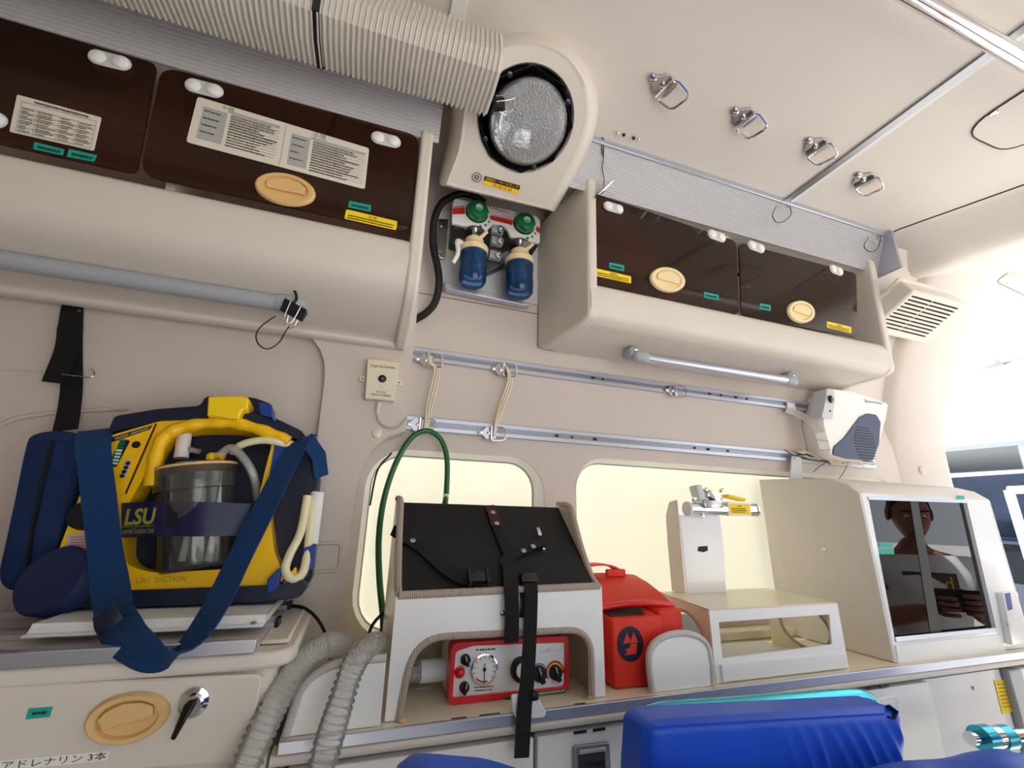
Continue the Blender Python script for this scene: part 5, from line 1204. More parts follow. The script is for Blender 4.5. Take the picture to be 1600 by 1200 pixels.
MB().lathe(ak(1297, 642, 0.004), (0, -1, 0), [(0.004, 0), (0.003, 0.002), (0, 0.002)], 12).build('screw', 'dark_steel', bkp)
hk = thing('coat_hook', 'broad curved chrome hook on the upper rail end', 'hook', VY(1235, 636, YB-0.014))
MB().rbox(VY(1236, 636, YB-0.016), (0.036, 0.008, 0.03), 0.003).build('hook_plate', 'white_gloss', hk)
MB().lathe(VY(1237, 636, YB-0.0205), (0, -1, 0), [(0.006, 0), (0.005, 0.003), (0, 0.004)], 14).build('screw', 'chrome', hk)
MB().strap(smooth_path([VY(1228, 641, YB-0.02), VY(1250, 648, 1.05), VY(1270, 662, 1.0), VY(1282, 680, 0.97), VY(1289, 703, 0.955)], 6), Vector((0.8, -0.6, 0.1)), [0.022]*12+[0.028]*13, 0.006).build('hook_blade', 'chrome', hk, smooth=50)
hb = thing('hanging_bracket', 'pale flat metal bracket hanging from the lower rail', 'bracket', VY(1243, 788, 1.07))
MB().prism(rpoly([VY(x, y, 1.075) for x, y in [(1237, 712), (1252, 714), (1254, 735), (1254, 770), (1247, 790), (1233, 786), (1235, 745)]], 0.008, 4), (0, 0.004, 0)).build('arm', 'light_grey', hb, bev=0.001)
for x, y in ((1243, 717), (1245, 765), (1242, 784)): MB().lathe(VY(x, y, 1.0748), (0, -1, 0), [(0.005, 0), (0.004, 0.003), (0, 0.0035)], 14).build('screw', 'steel', hb)
rd = random.Random(5)
sg = thing('string_bundle', 'tangle of thin cords tied round the lower rail end', 'cord', VY(1290, 722, 1.07))
for k in range(9):
    x0 = 1226+rd.random()*30; pts = [VY(x0+i*(14+rd.random()*3), 706+i*3.0+rd.uniform(-5, 5), 1.075-rd.random()*0.012) for i in range(6+k % 3)]
    MB().tube(smooth_path(pts, 4), 0.0012+0.0006*(k % 2), 6).build('strand', 'rope' if k % 3 else 'dark_gap', sg, smooth=70)
MB().tube(smooth_path([VY(1326, 720, 1.075), VY(1320, 735, 1.07), VY(1308, 752, 1.07)], 4), 0.001, 6).build('loose_end', 'dark_gap', sg)
MB().tube(smooth_path([VY(1300, 718, 1.075), VY(1282, 728, 1.07), VY(1271, 737, 1.07)], 4), 0.0013, 6).build('loose_end', 'dark_gap', sg)
MB().rbox(VY(1288, 713, 1.068), (0.07, 0.012, 0.022), 0.005, 3, Matrix.Rotation(0.2, 3, 'Y')).build('tape_wrap', 'rope', sg)
for x, y, w in ((1433, 622, 'upper'), (1440, 735, 'lower')):
    o = MB().lathe(VY(x, y, 1.083 if w == 'upper' else 1.093), (0, -1, -0.2 if w == 'upper' else 0), [(0.016, -0.006), (0.0155, 0.003), (0.008, 0.0055), (0, 0.006)], 24).build('screw_cap', 'wall_skin'); tag(o, 'round cream screw cap on the rear pillar, %s one' % w, 'cap')

# ---------------------------------------------------------------- slatted vent on the sloping rear corner
vn = thing('air_vent', 'cream slatted air vent box in the rear upper corner', 'vent', (1.80, 0.86, 1.80))
VT = [Vector((1.637, 0.775, 1.889)), Vector((1.90, 0.775, 1.889)), Vector((1.88, 0.906, 1.811)), Vector((1.62, 0.906, 1.811))]
nv = (VT[1]-VT[0]).cross(VT[3]-VT[0]).normalized()
if nv.z > 0: nv = -nv
PVn = Plane(VT[0]+nv*0.0, nv)
vq = [(1428, 456), (1508, 477), (1448, 536), (1363, 517)]
fo = rpoly([PVn.hit(x, y) for x, y in vq], 0.008, 3)
fm_ = pxquad(PVn, [(1427, 461), (1499, 481), (1443, 529), (1370, 511)], 0.0)
holes = []
NS = 10
for k in range(NS):
    v0_, v1_ = k/NS+0.015, (k+0.62)/NS
    holes.append([fm_(0.0, v0_), fm_(1.0, v0_), fm_(1.0, v1_), fm_(0.0, v1_)])
mb = MB().bm(fill_holes(fo, holes))
for L in holes: mb.add(L+[p-nv*0.006 for p in L], [(i, (i+1) % 4, (i+1) % 4+4, i+4) for i in range(4)])
mb.build('grille_plate', 'trim', vn, smooth=0)
n = len(fo); cc = sum(fo, Vector((0, 0, 0)))/n
grow = lambda s, d: [cc+(p-cc)*s-nv*d for p in fo]
MB().loft([grow(1.0, 0), grow(1.06, 0.004), grow(1.10, 0.05), grow(1.22, 0.052), grow(1.22, 0.056)], cap=False).build('housing', 'trim', vn, smooth=30)
MB().prism(grow(0.98, 0.014), nv*-0.002).build('slot_shade', 'dark_gap', vn, smooth=0)  # dark sheet painted in for the shade inside the slots
MB().prism([fm_(0.47, 0)-nv*0.008, fm_(0.5, 0)-nv*0.008, fm_(0.5, 1)-nv*0.008, fm_(0.47, 1)-nv*0.008], -nv*0.003).build('centre_rib', 'handle_cream', vn, smooth=0)

# ---------------------------------------------------------------- ceiling lashing rings, grab bar, hatch outline
for px, py, w in ((1038, 134, 'nearest the spotlight'), (1163, 184, 'second from the spotlight'), (1275, 229, 'just before the ceiling joint'), (1350, 281, 'behind the ceiling joint')):
    ring_hook(px, py, 'chrome lashing ring on the ceiling, '+w, 'ceiling_ring', 'ceiling', math.radians(12), 1.5)
gb2 = thing('ceiling_bar', 'polished steel grab bar along the ceiling', 'rail', (0.4, 0.283, 2.06))
MB().tube([(-1.2, 0.283, 2.066), (1.75, 0.283, 2.066)], 0.0165, 20).build('bar', 'chrome', gb2)
for x in (-1.1, 0.2, 1.65):
    MB().tube([(x, 0.283, 2.075), (x, 0.283, ZC-0.002)], 0.009, 12).build('post', 'chrome', gb2)
    MB().lathe((x, 0.283, ZC-0.0005), (0, 0, -1), [(0.025, 0), (0.024, 0.004), (0.012, 0.008), (0, 0.008)], 20).build('rose', 'chrome', gb2)
hc = thing('ceiling_hatch', 'flush ceiling hatch with rounded corner and one screw', 'hatch', (1.55, 0.1, ZC-0.004))
hl_ = rpoly([Vector((1.387, 0.47, ZC-0.0025)), Vector((1.36, -0.45, ZC-0.0025)), Vector((1.58, -0.45, ZC-0.0025)), Vector((1.60, 0.47, ZC-0.0025))], [0.07, 0.03, 0.03, 0.07], 6)
MB().prism(hl_, (0, 0, 0.0018)).build('hatch_plate', 'ceiling_skin', hc, smooth=0)
MB().tube([p for p in hl_]+[hl_[0]], 0.0018, 5).build('seal', 'dark_gap', hc)
MB().lathe(VZ(1553, 177, ZC-0.003), (0, 0, -1), [(0.009, 0), (0.008, 0.002), (0.004, 0.003), (0, 0.003)], 16).build('screw', 'steel', hc)
# white vertical trim at the roof joint behind the duct
t = MB().span((0.066, 0.30, ZC-0.006), (0.098, 0.76, ZC-0.0005)).build('trim_3', 'white_paint', bev=0.001); struct(t, 'white cover strip across the ceiling behind the duct')

# ---------------------------------------------------------------- spotlight housing over the oxygen panel
sh_ = thing('spotlight', 'large round spotlight in a cream moulded housing on the ceiling edge', 'lamp', (0.3, 0.9, 1.95))
PH = Plane((0, 0.95, 1.985), (0, -0.47, -0.88))
ol = [(687, 288), (700, 232), (706, 180), (716, 120), (742, 80), (780, 58), (825, 50), (870, 60), (906, 90), (930, 135), (934, 180), (921, 230), (893, 285), (868, 329), (780, 306)]
base_ = smooth_path([PH.hit(x, y, 0.002) for x, y in ol[:-1]], 3)
base_ = [PH.hit(*ol[0], 0.002)]+base_[1:]
top_ = [PH.hit(x, y, 0.052) for x, y in [(700, 284), (722, 232), (730, 180), (738, 128), (760, 96), (790, 78), (828, 72), (864, 80), (892, 104), (910, 142), (912, 182), (900, 226), (874, 280), (852, 322)]]
top_ = smooth_path(top_, 3)
mid_ = [a.lerp(b, 0.35)+PH.n*0.016 for a, b in zip(base_, top_)]; mid2 = [a.lerp(b, 0.75)+PH.n*0.014 for a, b in zip(base_, top_)]
lc_ = PH.hit(822, 191, 0.052); rr = (PH.hit(898, 200, 0.052)-PH.hit(748, 190, 0.052)).length/2
u_ = UX; v_ = PH.n.cross(u_).normalized()
ring_ = lambda r, d: [lc_+PH.n*d+(u_*math.cos(a)+v_*math.sin(a))*r for a in [2*math.pi*k/40 for k in range(40)]]
mb = MB(); mb.loft([[p-PH.n*0.05 for p in base_], base_, mid_, mid2, top_], cap=False)
mb.bm(fill_holes(top_, [ring_(rr, 0)]))
mb.loft([ring_(rr, 0), ring_(rr*0.96, -0.008), ring_(rr*0.95, -0.05)], cap=False)
mb.build('housing', 'trim', sh_, smooth=60)
MB().loft([ring_(rr*0.955, -0.004), ring_(rr*0.94, -0.02), ring_(rr*0.9, -0.048), ring_(0.001, -0.05)], cap=False).build('bowl', 'black', sh_, smooth=50)
# octagonal lamp carrier
oc8 = lambda r, d, ph=0.2: [lc_+PH.n*d+(u_*math.cos(a)+v_*math.sin(a))*r for a in [2*math.pi*k/8+ph for k in range(8)]]
MB().loft([oc8(rr*0.84, -0.02), oc8(rr*0.98, 0.004), oc8(rr*0.97, 0.007), oc8(rr*0.80, -0.014), oc8(rr*0.84, -0.02)], cap=False).build('carrier', 'black_gloss', sh_, smooth=0)
ln = [lc_+PH.n*d for d in (0,)]
cl = lc_+u_*0.004+PH.n*0.0
R0 = rr*0.76
rl = lambda r, d: [cl+PH.n*d+(u_*math.cos(a)+v_*math.sin(a))*r for a in [2*math.pi*k/48 for k in range(48)]]
refl = MB().loft([rl(R0*0.98, 0.004), rl(R0*0.8, -0.018), rl(R0*0.45, -0.034), rl(R0*0.12, -0.04), rl(0.001, -0.04)], cap=False).build('reflector', 'chrome', sh_, smooth=60)
MB().ball(cl+PH.n*(-0.022), 0.012, 12, 8).build('bulb', 'white_frost', refl)
MB().loft([rl(R0*1.03, -0.004), rl(R0*1.06, 0.006), rl(R0*1.04, 0.013), rl(R0*0.98, 0.015)], cap=False).build('rim', 'lamp_glass', sh_, smooth=50)
lens = MB().loft([rl(R0*1.0, 0.012), rl(R0*0.97, 0.016), rl(R0*0.7, 0.021), rl(R0*0.35, 0.024), rl(0.001, 0.0245)], cap=False).build('lens', 'lamp_lens', sh_, smooth=60)
for a in (40, 130, 215, 300):
    p = lc_+PH.n*0.005+(u_*math.cos(math.radians(a))+v_*math.sin(math.radians(a)))*rr*0.89
    MB().lathe(p, PH.n, [(0.006, -0.004), (0.006, 0.002), (0.003, 0.003), (0, 0.003)], 12).build('screw', 'dark_steel', sh_)
PHl = Plane(PH.hit(775, 290, 0.053), PH.n)
q = [(764, 277), (810, 290), (808, 303), (761, 289)]
q = [(758, 275), (813, 290), (810, 304), (755, 288)]
wl_ = decal('warning_label', PHl, q, 'yellow_print', sh_, off=0.001)
f = pxquad(PHl, q, 0.0022); ink('black_band', f, [(0.0, 0.0, 1.0, 0.5)], 'ink', wl_)
f2 = pxquad(PHl, q, 0.0027); text('lettering', '回転灯・ワークランプ', f2, 'yellow_print', wl_, (0.04, 0.1, 0.96, 0.42)); text('lettering', '高温注意', f2, 'red_print', wl_, (0.25, 0.58, 0.8, 0.92))
c = PHl.hit(745, 277, 0.001); MB().loft([[c+(u_*math.cos(a)+v_*math.sin(a))*r+PH.n*0.0004 for a in [2*math.pi*k/20 for k in range(20)]] for r in (0.012, 0.010)], cap=False).build('touch_symbol', 'ink_soft', wl_, smooth=0)
MB().loft([[c+(u_*math.cos(a)+v_*math.sin(a))*r+PH.n*0.0004 for a in [2*math.pi*k/12 for k in range(12)]] for r in (0.006, 0.003)], cap=False).build('touch_symbol', 'ink_soft', wl_, smooth=0)

# ---------------------------------------------------------------- oxygen panel with two humidifier jars
ox = thing('oxygen_flow_unit', 'white oxygen flow unit with two green knobs and blue jars', 'oxygen unit', (0.30, 1.09, 1.72))
YO = 1.045
PO = planeY(YO)
def ok(x, y, off=0.0): return PO.hit(x, y, off)
Z1 = lambda x, y: (640+x*260/1418.0, 280+y*220/1200.0)
def oz(x, y, off=0.0):
    a, b = Z1(x, y); return PO.hit(a, b, off)
bp = [VY(*Z1(x, y), YB-0.004) for x, y in [(250, 330), (1130, 300), (1120, 1075), (240, 890)]]
bp = [VY(*Z1(x, y), YB-0.004) for x, y in [(245, 260), (1150, 480), (1110, 1075), (230, 890)]]
MB().prism(bp, (0, 0.0035, 0)).build('back_plate', 'light_grey', ox, smooth=0)
pan = [oz(x, y) for x, y in [(385, 160), (1070, 305), (1115, 345), (1112, 545), (1040, 530), (860, 490), (830, 410), (760, 378), (690, 400), (660, 440), (360, 372), (368, 190)]]
MB().prism(rpoly(pan, [0.012, 0.012, 0.012, 0.006, 0.006, 0.006, 0.02, 0.02, 0.02, 0.006, 0.006, 0.012], 3), (0, 0.012, 0)).build('face_panel', 'white_gloss', ox, bev=0.0025)
body = [oz(x, y, -0.012) for x, y in [(375, 250), (1105, 400), (1100, 560), (1040, 650), (1000, 640), (640, 800), (420, 560), (350, 540)]]
MB().prism(body, (0, 0.036, 0)).build('valve_body', 'dark_steel', ox, bev=0.003)
for q in ([(368, 236), (470, 226), (470, 296), (366, 300)], [(690, 300), (880, 345), (876, 392), (690, 345)], [(1080, 398), (1113, 408), (1112, 462), (1082, 445)]):
    s_ = MB().prism([oz(x, y, 0.0004) for x, y in q], (0, -0.0006, 0)).build('red_stripe', 'red_print', ox, smooth=0)
    fq = quad_map([oz(x, y, 0.0013) for x, y in q]); ink('white_line', fq, [(0.0, 0.10, 1.0, 0.17)], 'white_gloss', s_)
fq = quad_map([oz(x, y, 0.0006) for x, y in [(680, 222), (850, 270), (845, 305), (680, 258)]]); text('lettering', 'Oxypac', fq, 'red_print', ox, (0.0, 0.0, 1.0, 1.0))
fq = quad_map([oz(x, y, 0.0006) for x, y in [(785, 295), (875, 318), (873, 335), (784, 312)]]); text('lettering', 'TO-ST5', fq, 'red_print', ox, (0.0, 0.0, 1.0, 1.0))
def green_knob(x, y):
    c = oz(x, y, 0.001); n_ = 24
    MB().lathe(c, (0, -1, 0), [(0.0335, 0), (0.0335, 0.0015), (0, 0.0015)], 28).build('knob_collar', 'black', ox)
    A_ = [2*math.pi*k/48 for k in range(48)]; N_ = Vector((0.0, -1, -0.08)).normalized()
    ring = lambda r, h, s=0.0: [c+N_*h+Vector((math.cos(a)*(r*(1+s*math.cos(8*a))), 0, math.sin(a)*(r*(1+s*math.cos(8*a))))) for a in A_]
    k_ = MB().loft([ring(0.0305, 0.0015, 0.02), ring(0.0305, 0.016, 0.03), ring(0.0275, 0.025, 0.02), ring(0.016, 0.0300), ring(0.001, 0.0305)], cap=False).build('flow_knob', 'green_knob', ox, smooth=50)
    MB().lathe(c+N_*0.0303, N_, [(0.010, 0), (0.010, 0.0008), (0.008, 0.0009), (0.0075, 0.0002), (0, 0.0002)], 24).build('knob_badge', 'mint', k_, smooth=0)
    for d in (UX, UZ): MB().box(c+N_*0.0310, (0.010 if d is UX else 0.002, 0.0006, 0.002 if d is UX else 0.010)).build('knob_cross', 'mint', k_, smooth=0)
    for j in range(5):
        a = math.radians(25-24*j); p = c+Vector((math.cos(a)*0.041, 0, math.sin(a)*0.041-0.004)); MB().lathe(p+Vector((0, 0.0002, 0)), (0, -1, 0), [(0.002+0.0006*j, 0), (0.002+0.0006*j, 0.0006), (0, 0.0006)], 12).build('flow_mark', 'green_hose', ox, smooth=0)
green_knob(572, 288); green_knob(972, 390)
for x, y in ((765, 440), (760, 535), (745, 655)):
    c = oz(x-20, y, -0.005)
    MB().rbox(c, (0.036, 0.02, 0.026), 0.004).build('nozzle_block', 'grey_plastic', ox)
    k_ = MB().lathe(oz(x, y, 0.0), (0.15, -1, -0.15), [(0.011, -0.004), (0.010, 0.014), (0.0075, 0.0145), (0.0070, 0.006), (0, 0.006)], 20).build('outlet_nozzle', 'steel', ox)
def jar_(cx, cy, capw, zoff, hand):
    """cx, cy = zoom spot of the cap's middle"""
    c = oz(cx, cy, 0.022)
    Rj = capw
    j = MB().lathe(c+Vector((0, 0, -0.122)), UZ, [(Rj*0.84, 0), (Rj*0.98, 0.007), (Rj*1.01, 0.040), (Rj*0.97, 0.056), (Rj*0.97, 0.066), (Rj*1.0, 0.074), (Rj*0.98, 0.108), (Rj*0.90, 0.108), (Rj*0.90, 0.012), (0.001, 0.010)], 36).build('humidifier_jar', 'blue_jar', ox, smooth=40)
    MB().lathe(c+Vector((0, 0, -0.109)), UZ, [(Rj*0.87, 0), (Rj*0.89, 0.022), (0.001, 0.022)], 30, cap=True).build('water', 'blue_water', j)
    for h in (0.052, 0.060): pass
    cp = MB().lathe(c+Vector((0, 0, -0.030)), UZ, [(Rj*1.04, 0), (Rj*1.06, 0.016), (Rj*0.95, 0.022), (Rj*0.72, 0.026), (Rj*0.66, 0.045), (Rj*0.50, 0.050), (0.008, 0.052)], 16, cap=True).build('jar_cap', 'handle_cream', ox, smooth=25)
    MB().tube([c+Vector((Rj*0.2, -0.018, 0.008)), c+Vector((Rj*0.75, -0.030, 0.030))], [0.006, 0.0042], 10).build('outlet_spout', 'handle_cream', cp)
    MB().tube([c+Vector((0, 0, 0.018)), c+Vector((0, 0.004, 0.045))], 0.009, 14).build('feed_stem', 'chrome', cp)
    MB().lathe(c+Vector((0, 0.006, 0.040)), UZ, [(Rj*0.8, 0), (Rj*0.78, 0.006), (0, 0.006)], 24).build('coupling_disc', 'steel', cp)
    if hand:
        MB().tube(smooth_path([c+Vector((-Rj*0.85, -0.006, -0.010)), c+Vector((-Rj*1.35, -0.020, -0.014)), c+Vector((-Rj*1.30, -0.026, -0.045)), c+Vector((-Rj*1.32, -0.024, -0.060)), c+Vector((-Rj*1.55, -0.016, -0.080))], 5), [0.007]*10+[0.006]*11, 8).build('jar_strap', 'white_paint', ox, smooth=60)
jar_(552, 560, 0.0375, 0, True); jar_(938, 660, 0.0395, 0, False)
br_ = [VY(*Z1(x, y), 1.085) for x, y in [(285, 905), (1010, 1085), (1008, 1105), (960, 1100), (300, 965), (285, 940)]]
MB().prism(br_, (0, -0.02, 0)).build('bottom_rail', 'alu', ox, bev=0.002)
lb_ = MB().prism([VY(*Z1(x, y), 1.088) for x, y in [(245, 345), (325, 350), (300, 690), (225, 670)]], (0, -0.006, 0)).build('hose_block', 'steel', ox, bev=0.002)
for x, y in ((275, 380), (255, 625)): MB().lathe(VY(*Z1(x, y), 1.081), (0, -1, 0), [(0.007, 0), (0.006, 0.004), (0, 0.004)], 12).build('bolt', 'chrome', lb_)
corrugated('corrugated_conduit', 'black corrugated conduit curving beside the oxygen panel', [VY(*Z1(x, y), d) for x, y, d in [(640, 200, 1.06), (540, 140, 1.055), (420, 128, 1.05), (280, 200, 1.05), (215, 330, 1.05), (198, 480, 1.05), (205, 600, 1.05), (240, 760, 1.05), (250, 900, 1.05), (215, 1050, 1.055), (140, 1140, 1.065), (40, 1200, 1.085)]], 0.0098, 0.0042, 'black', None, 12, 0.0009, 'conduit', 'tube')
for x, y in ((1168, 545), (1158, 985)):
    o = MB().lathe(VY(*Z1(x, y), YB-0.0005), (0, -1, 0), [(0.006, 0), (0.005, 0.003), (0, 0.003)], 14).build('wall_screw', 'dark_steel'); tag(o, 'dark screw on the wall right of the oxygen panel, %s one' % ('upper' if y < 700 else 'lower'), 'screw')
sl = MB().span((XS+0.003, YB-0.0012, 1.738), (0.46, YB-0.0003, 1.7395)).build('trim_4', 'dark_gap', smooth=0); struct(sl, 'thin panel joint in the wall under the oxygen panel')

# ---------------------------------------------------------------- ribbed air duct with black strap
dt = thing('air_duct', 'cream ribbed air duct running above the long dark locker', 'duct', (-0.2, 0.69, 1.985))
DX0, DX1 = -0.95, 0.168
pitch = 0.0094
sec = [(-0.072, -0.030), (-0.052, -0.060), (-0.005, -0.066), (0.055, -0.060), (0.072, -0.026), (0.072, 0.030), (0.042, 0.062), (-0.028, 0.065), (-0.058, 0.044)]
rings = []; N = int((DX1-DX0)/pitch)*4
for k in range(N+1):
    x = lerp(DX0, DX1, k/N); b_ = 1.0 if (k % 4) in (1, 2) else 0.935
    tw = 0.0
    sag = -0.012*math.sin(math.pi*(x-DX0)/(DX1-DX0)); yy = 0.650
    lean = 0.16
    rings.append([Vector((x+lean*c_*(0.6 if x < 0.05 else 0.6*max(0, (0.17-x)/0.13)), yy+a*b_*0.946, 2.022+sag+c_*b_*0.946)) for a, c_ in sec])
MB().loft(rings, cap=True).build('ribbed_sleeve', 'duct', dt, smooth=25)
xk = VY(483, 56, 0.575).x
MB().loft([[Vector((xk+dx+0.095*c_, 0.650+a*s_*0.946, 2.016+c_*s_*0.946)) for a, c_ in sec] for dx, s_ in ((-0.006, 1.02), (-0.006, 1.045), (0.006, 1.045), (0.006, 1.02))], cap=False).build('tie_strap', 'black', dt, smooth=30)

# ---------------------------------------------------------------- binder clips
def binder_clip(c, u, d, n, label, k=1.0, handles=(0.5, -0.3), cordpts=None, closed=False, body='black'):
    """spring clip: black folded body (u = width, d = from spine towards the handles) with two wire handles"""
    c = Vector(c); u = Vector(u).normalized(); d = Vector(d).normalized(); n = Vector(n).normalized()
    t = thing('binder_clip', label, 'binder clip', c, 'binder clips')
    w = 0.020*k; h = 0.021*k; th = 0.009*k
    pr_ = [(0, -th), (0, th), (h, 0.0015*k), (h, -0.0015*k)]
    MB().prism([c-u*w+d*a+n*b for a, b in pr_], u*w*2).build('spring_body', body, t, bev=0.0008)
    for s_, a in zip((1, -1), handles):
        dd = (d*math.cos(a)+n*math.sin(a)*s_)
        p0 = c+n*th*s_*0.9+d*0.001
        L = [p0-u*w*0.45, p0-u*w*0.40+dd*0.022*k, p0-u*w*0.30+dd*0.032*k, p0+dd*0.037*k, p0+u*w*0.30+dd*0.032*k, p0+u*w*0.40+dd*0.022*k, p0+u*w*0.45]
        MB().tube(smooth_path(L, 4), 0.0011*k, 6).build('wire_handle', 'chrome', t, smooth=70)
    if cordpts: 
        MB().tube(smooth_path(cordpts, 6), 0.0013, 6).build('cord', 'black', t, smooth=70)
    return t
e1 = VY(458, 478, 0.885)
binder_clip(VY(463, 478, 0.885), (1, 0, -0.42), (-0.25, 0, -1), (0, -1, 0), 'black binder clip hanging from the end of the grey grab rail', 1.15, (-0.1, 0.35), [VY(430, 494, 0.885), VY(408, 510, 0.885), VY(400, 525, 0.885), VY(406, 540, 0.885), VY(420, 545, 0.885), VY(436, 535, 0.885), VY(446, 518, 0.883), VY(452, 510, 0.882)])
kc = MB().tube(smooth_path([VY(450, 478, 0.885), VY(462, 470, 0.880), VY(462, 458, 0.882), VY(455, 450, 0.889), VY(446, 450, 0.90)], 5), 0.0028, 7).build('rubber_band', 'black'); tag(kc, 'black elastic band round the end of the grey grab rail', 'band')
binder_clip(PR.hit(936, 305, 0.012), (0.75, 0, 0.75), (0.6, -0.15, 0.75), PR.n, 'silver and black binder clip on the corner of the brown locker door', 1.25, (0.3, 0.0), [PR.hit(943, 292, 0.012), VY(944, 280, 0.845), VY(941, 262, 0.838), VY(943, 248, 0.83), VY(940, 232, 0.825), VY(941, 213, 0.812), VY(943, 212, 0.812), VY(943, 246, 0.83)], body='dark_steel')
binder_clip(VY(1221, 309, 0.824), (1, 0, -0.15), (-0.1, 0.1, -1), (0, -1, -0.3), 'black binder clip on the light strip near the ceiling joint', 1.25, (0.0, 2.4), [VY(1213, 322, 0.82), VY(1207, 336, 0.82), VY(1213, 347, 0.82), VY(1224, 346, 0.82), VY(1236, 335, 0.82), VY(1234, 322, 0.82)])
binder_clip(VY(1364, 362, 0.83), (1, 0, -0.15), (-0.1, 0.1, -1), (0, -1, -0.3), 'black binder clip at the rear end of the light strip', 1.35, (0.0, 2.4), [VY(1357, 371, 0.825), VY(1350, 384, 0.825), VY(1358, 393, 0.825), VY(1370, 390, 0.825), VY(1376, 374, 0.825)])
binder_clip(VY(1408, 552, 1.045), (0.9, 0, -0.4), (0.4, -0.2, -0.9), (0, -1, -0.3), 'silver binder clip on the rear wall under the vent', 1.5, (0.0, 0.5), [VY(1412, 563, 1.04), VY(1416, 573, 1.04), VY(1422, 580, 1.04), VY(1432, 570, 1.04), VY(1438, 556, 1.04), VY(1424, 552, 1.04)], body='steel')
binder_clip(VY(773, 160, 0.70), (0, 0.2, 1), (1, 0, 0.15), (0, -1, 0), 'black binder clip pinching the open end of the ribbed duct', 1.1, (0.35, 0.35))
for i, (px, py) in enumerate(((966, 208), (975, 211), (990, 216), (998, 218))):
    o = MB().ball(VZ(px, py, ZC-0.004), 0.0045, 10, 6).build('strip_screw', 'chrome' if i in (0, 3) else 'black'); tag(o, ['first bright', 'first black', 'second black', 'second bright'][i]+' screw head in the row on the ceiling above the light strip', 'screw')

# ---------------------------------------------------------------- stretcher in front of the counter
sr = thing('stretcher', 'stretcher with a creased blue vinyl mattress in the foreground', 'stretcher', (0.65, 0.40, 0.0))
ctrl = [(-0.02, 0.80), (0.050, 0.905), (0.075, 0.936), (0.14, 0.928), (0.22, 0.908), (0.30, 0.888), (0.42, 0.868), (0.50, 0.858), (0.60, 0.850), (0.70, 0.853), (0.80, 0.846), (0.90, 0.840), (1.0, 0.832), (1.15, 0.822), (1.4, 0.815), (1.6, 0.81)]
def cz(x):
    for i in range(len(ctrl)-1):
        if ctrl[i][0] <= x <= ctrl[i+1][0]:
            t = (x-ctrl[i][0])/(ctrl[i+1][0]-ctrl[i][0]); t = t*t*(3-2*t)*0.5+t*0.5; return lerp(ctrl[i][1], ctrl[i+1][1], t)
    return ctrl[-1][1]
mb = MB(); NX_, NY_ = 120, 26; rings = []
for j in range(NY_+1):
    v = j/NY_; y = lerp(0.545, -0.02, v); row = []
    for i in range(NX_+1):
        x = lerp(0.045, 1.55, i/NX_)
        edge = min(v/0.10, 1.0); drop = 0.05*(1-edge)**2+0.05*max(0, (v-0.88)/0.12)**2
        xe = min((x-0.045)/0.04, 1.0); drop += 0.03*(1-xe)**2
        crease = 0.006*math.sin(x*34+v*9+1.5*math.sin(v*6))*math.exp(-((x-0.86)/0.25)**2)+0.004*math.sin(x*55-v*14)*math.exp(-((x-1.1)/0.2)**2)+0.003*math.sin(x*20+v*5)
        row.append(Vector((x, y+0.006*math.sin(x*16), cz(x)-drop*0.6+crease*edge-0.02*v)))
    rings.append(row)
mb.loft(rings, cap=False, closed=False)
bot = [[Vector((p.x, p.y, p.z-0.07)) for p in r] for r in rings]
mb.loft(bot, cap=False, closed=False)
for A_, B_ in ((rings[0], bot[0]), (rings[-1], bot[-1]), ([r[0] for r in rings], [r[0] for r in bot]), ([r[-1] for r in rings], [r[-1] for r in bot])): mb.loft([A_, B_], cap=False, closed=False)
mb.build('mattress', 'stretcher_blue', sr, smooth=80)
MB().span((0.05, 0.02, 0.62), (1.6, 0.50, 0.66), 0.015, 3).build('deck', 'alu_dark', sr)
for y in (0.0, 0.52): MB().tube([(0.03, y, 0.66), (1.62, y, 0.66)], 0.014, 12).build('side_tube', 'chrome', sr)
for x in (0.2, 1.4):
    for y in (0.06, 0.46):
        MB().tube([(x, y, 0.63), (x+0.08, y, 0.08)], 0.014, 10).build('leg', 'chrome', sr)
        MB().lathe((x+0.08, y-0.015, 0.062), UY, [(0.06, 0), (0.06, 0.03)], 24).build('wheel', 'black', sr)
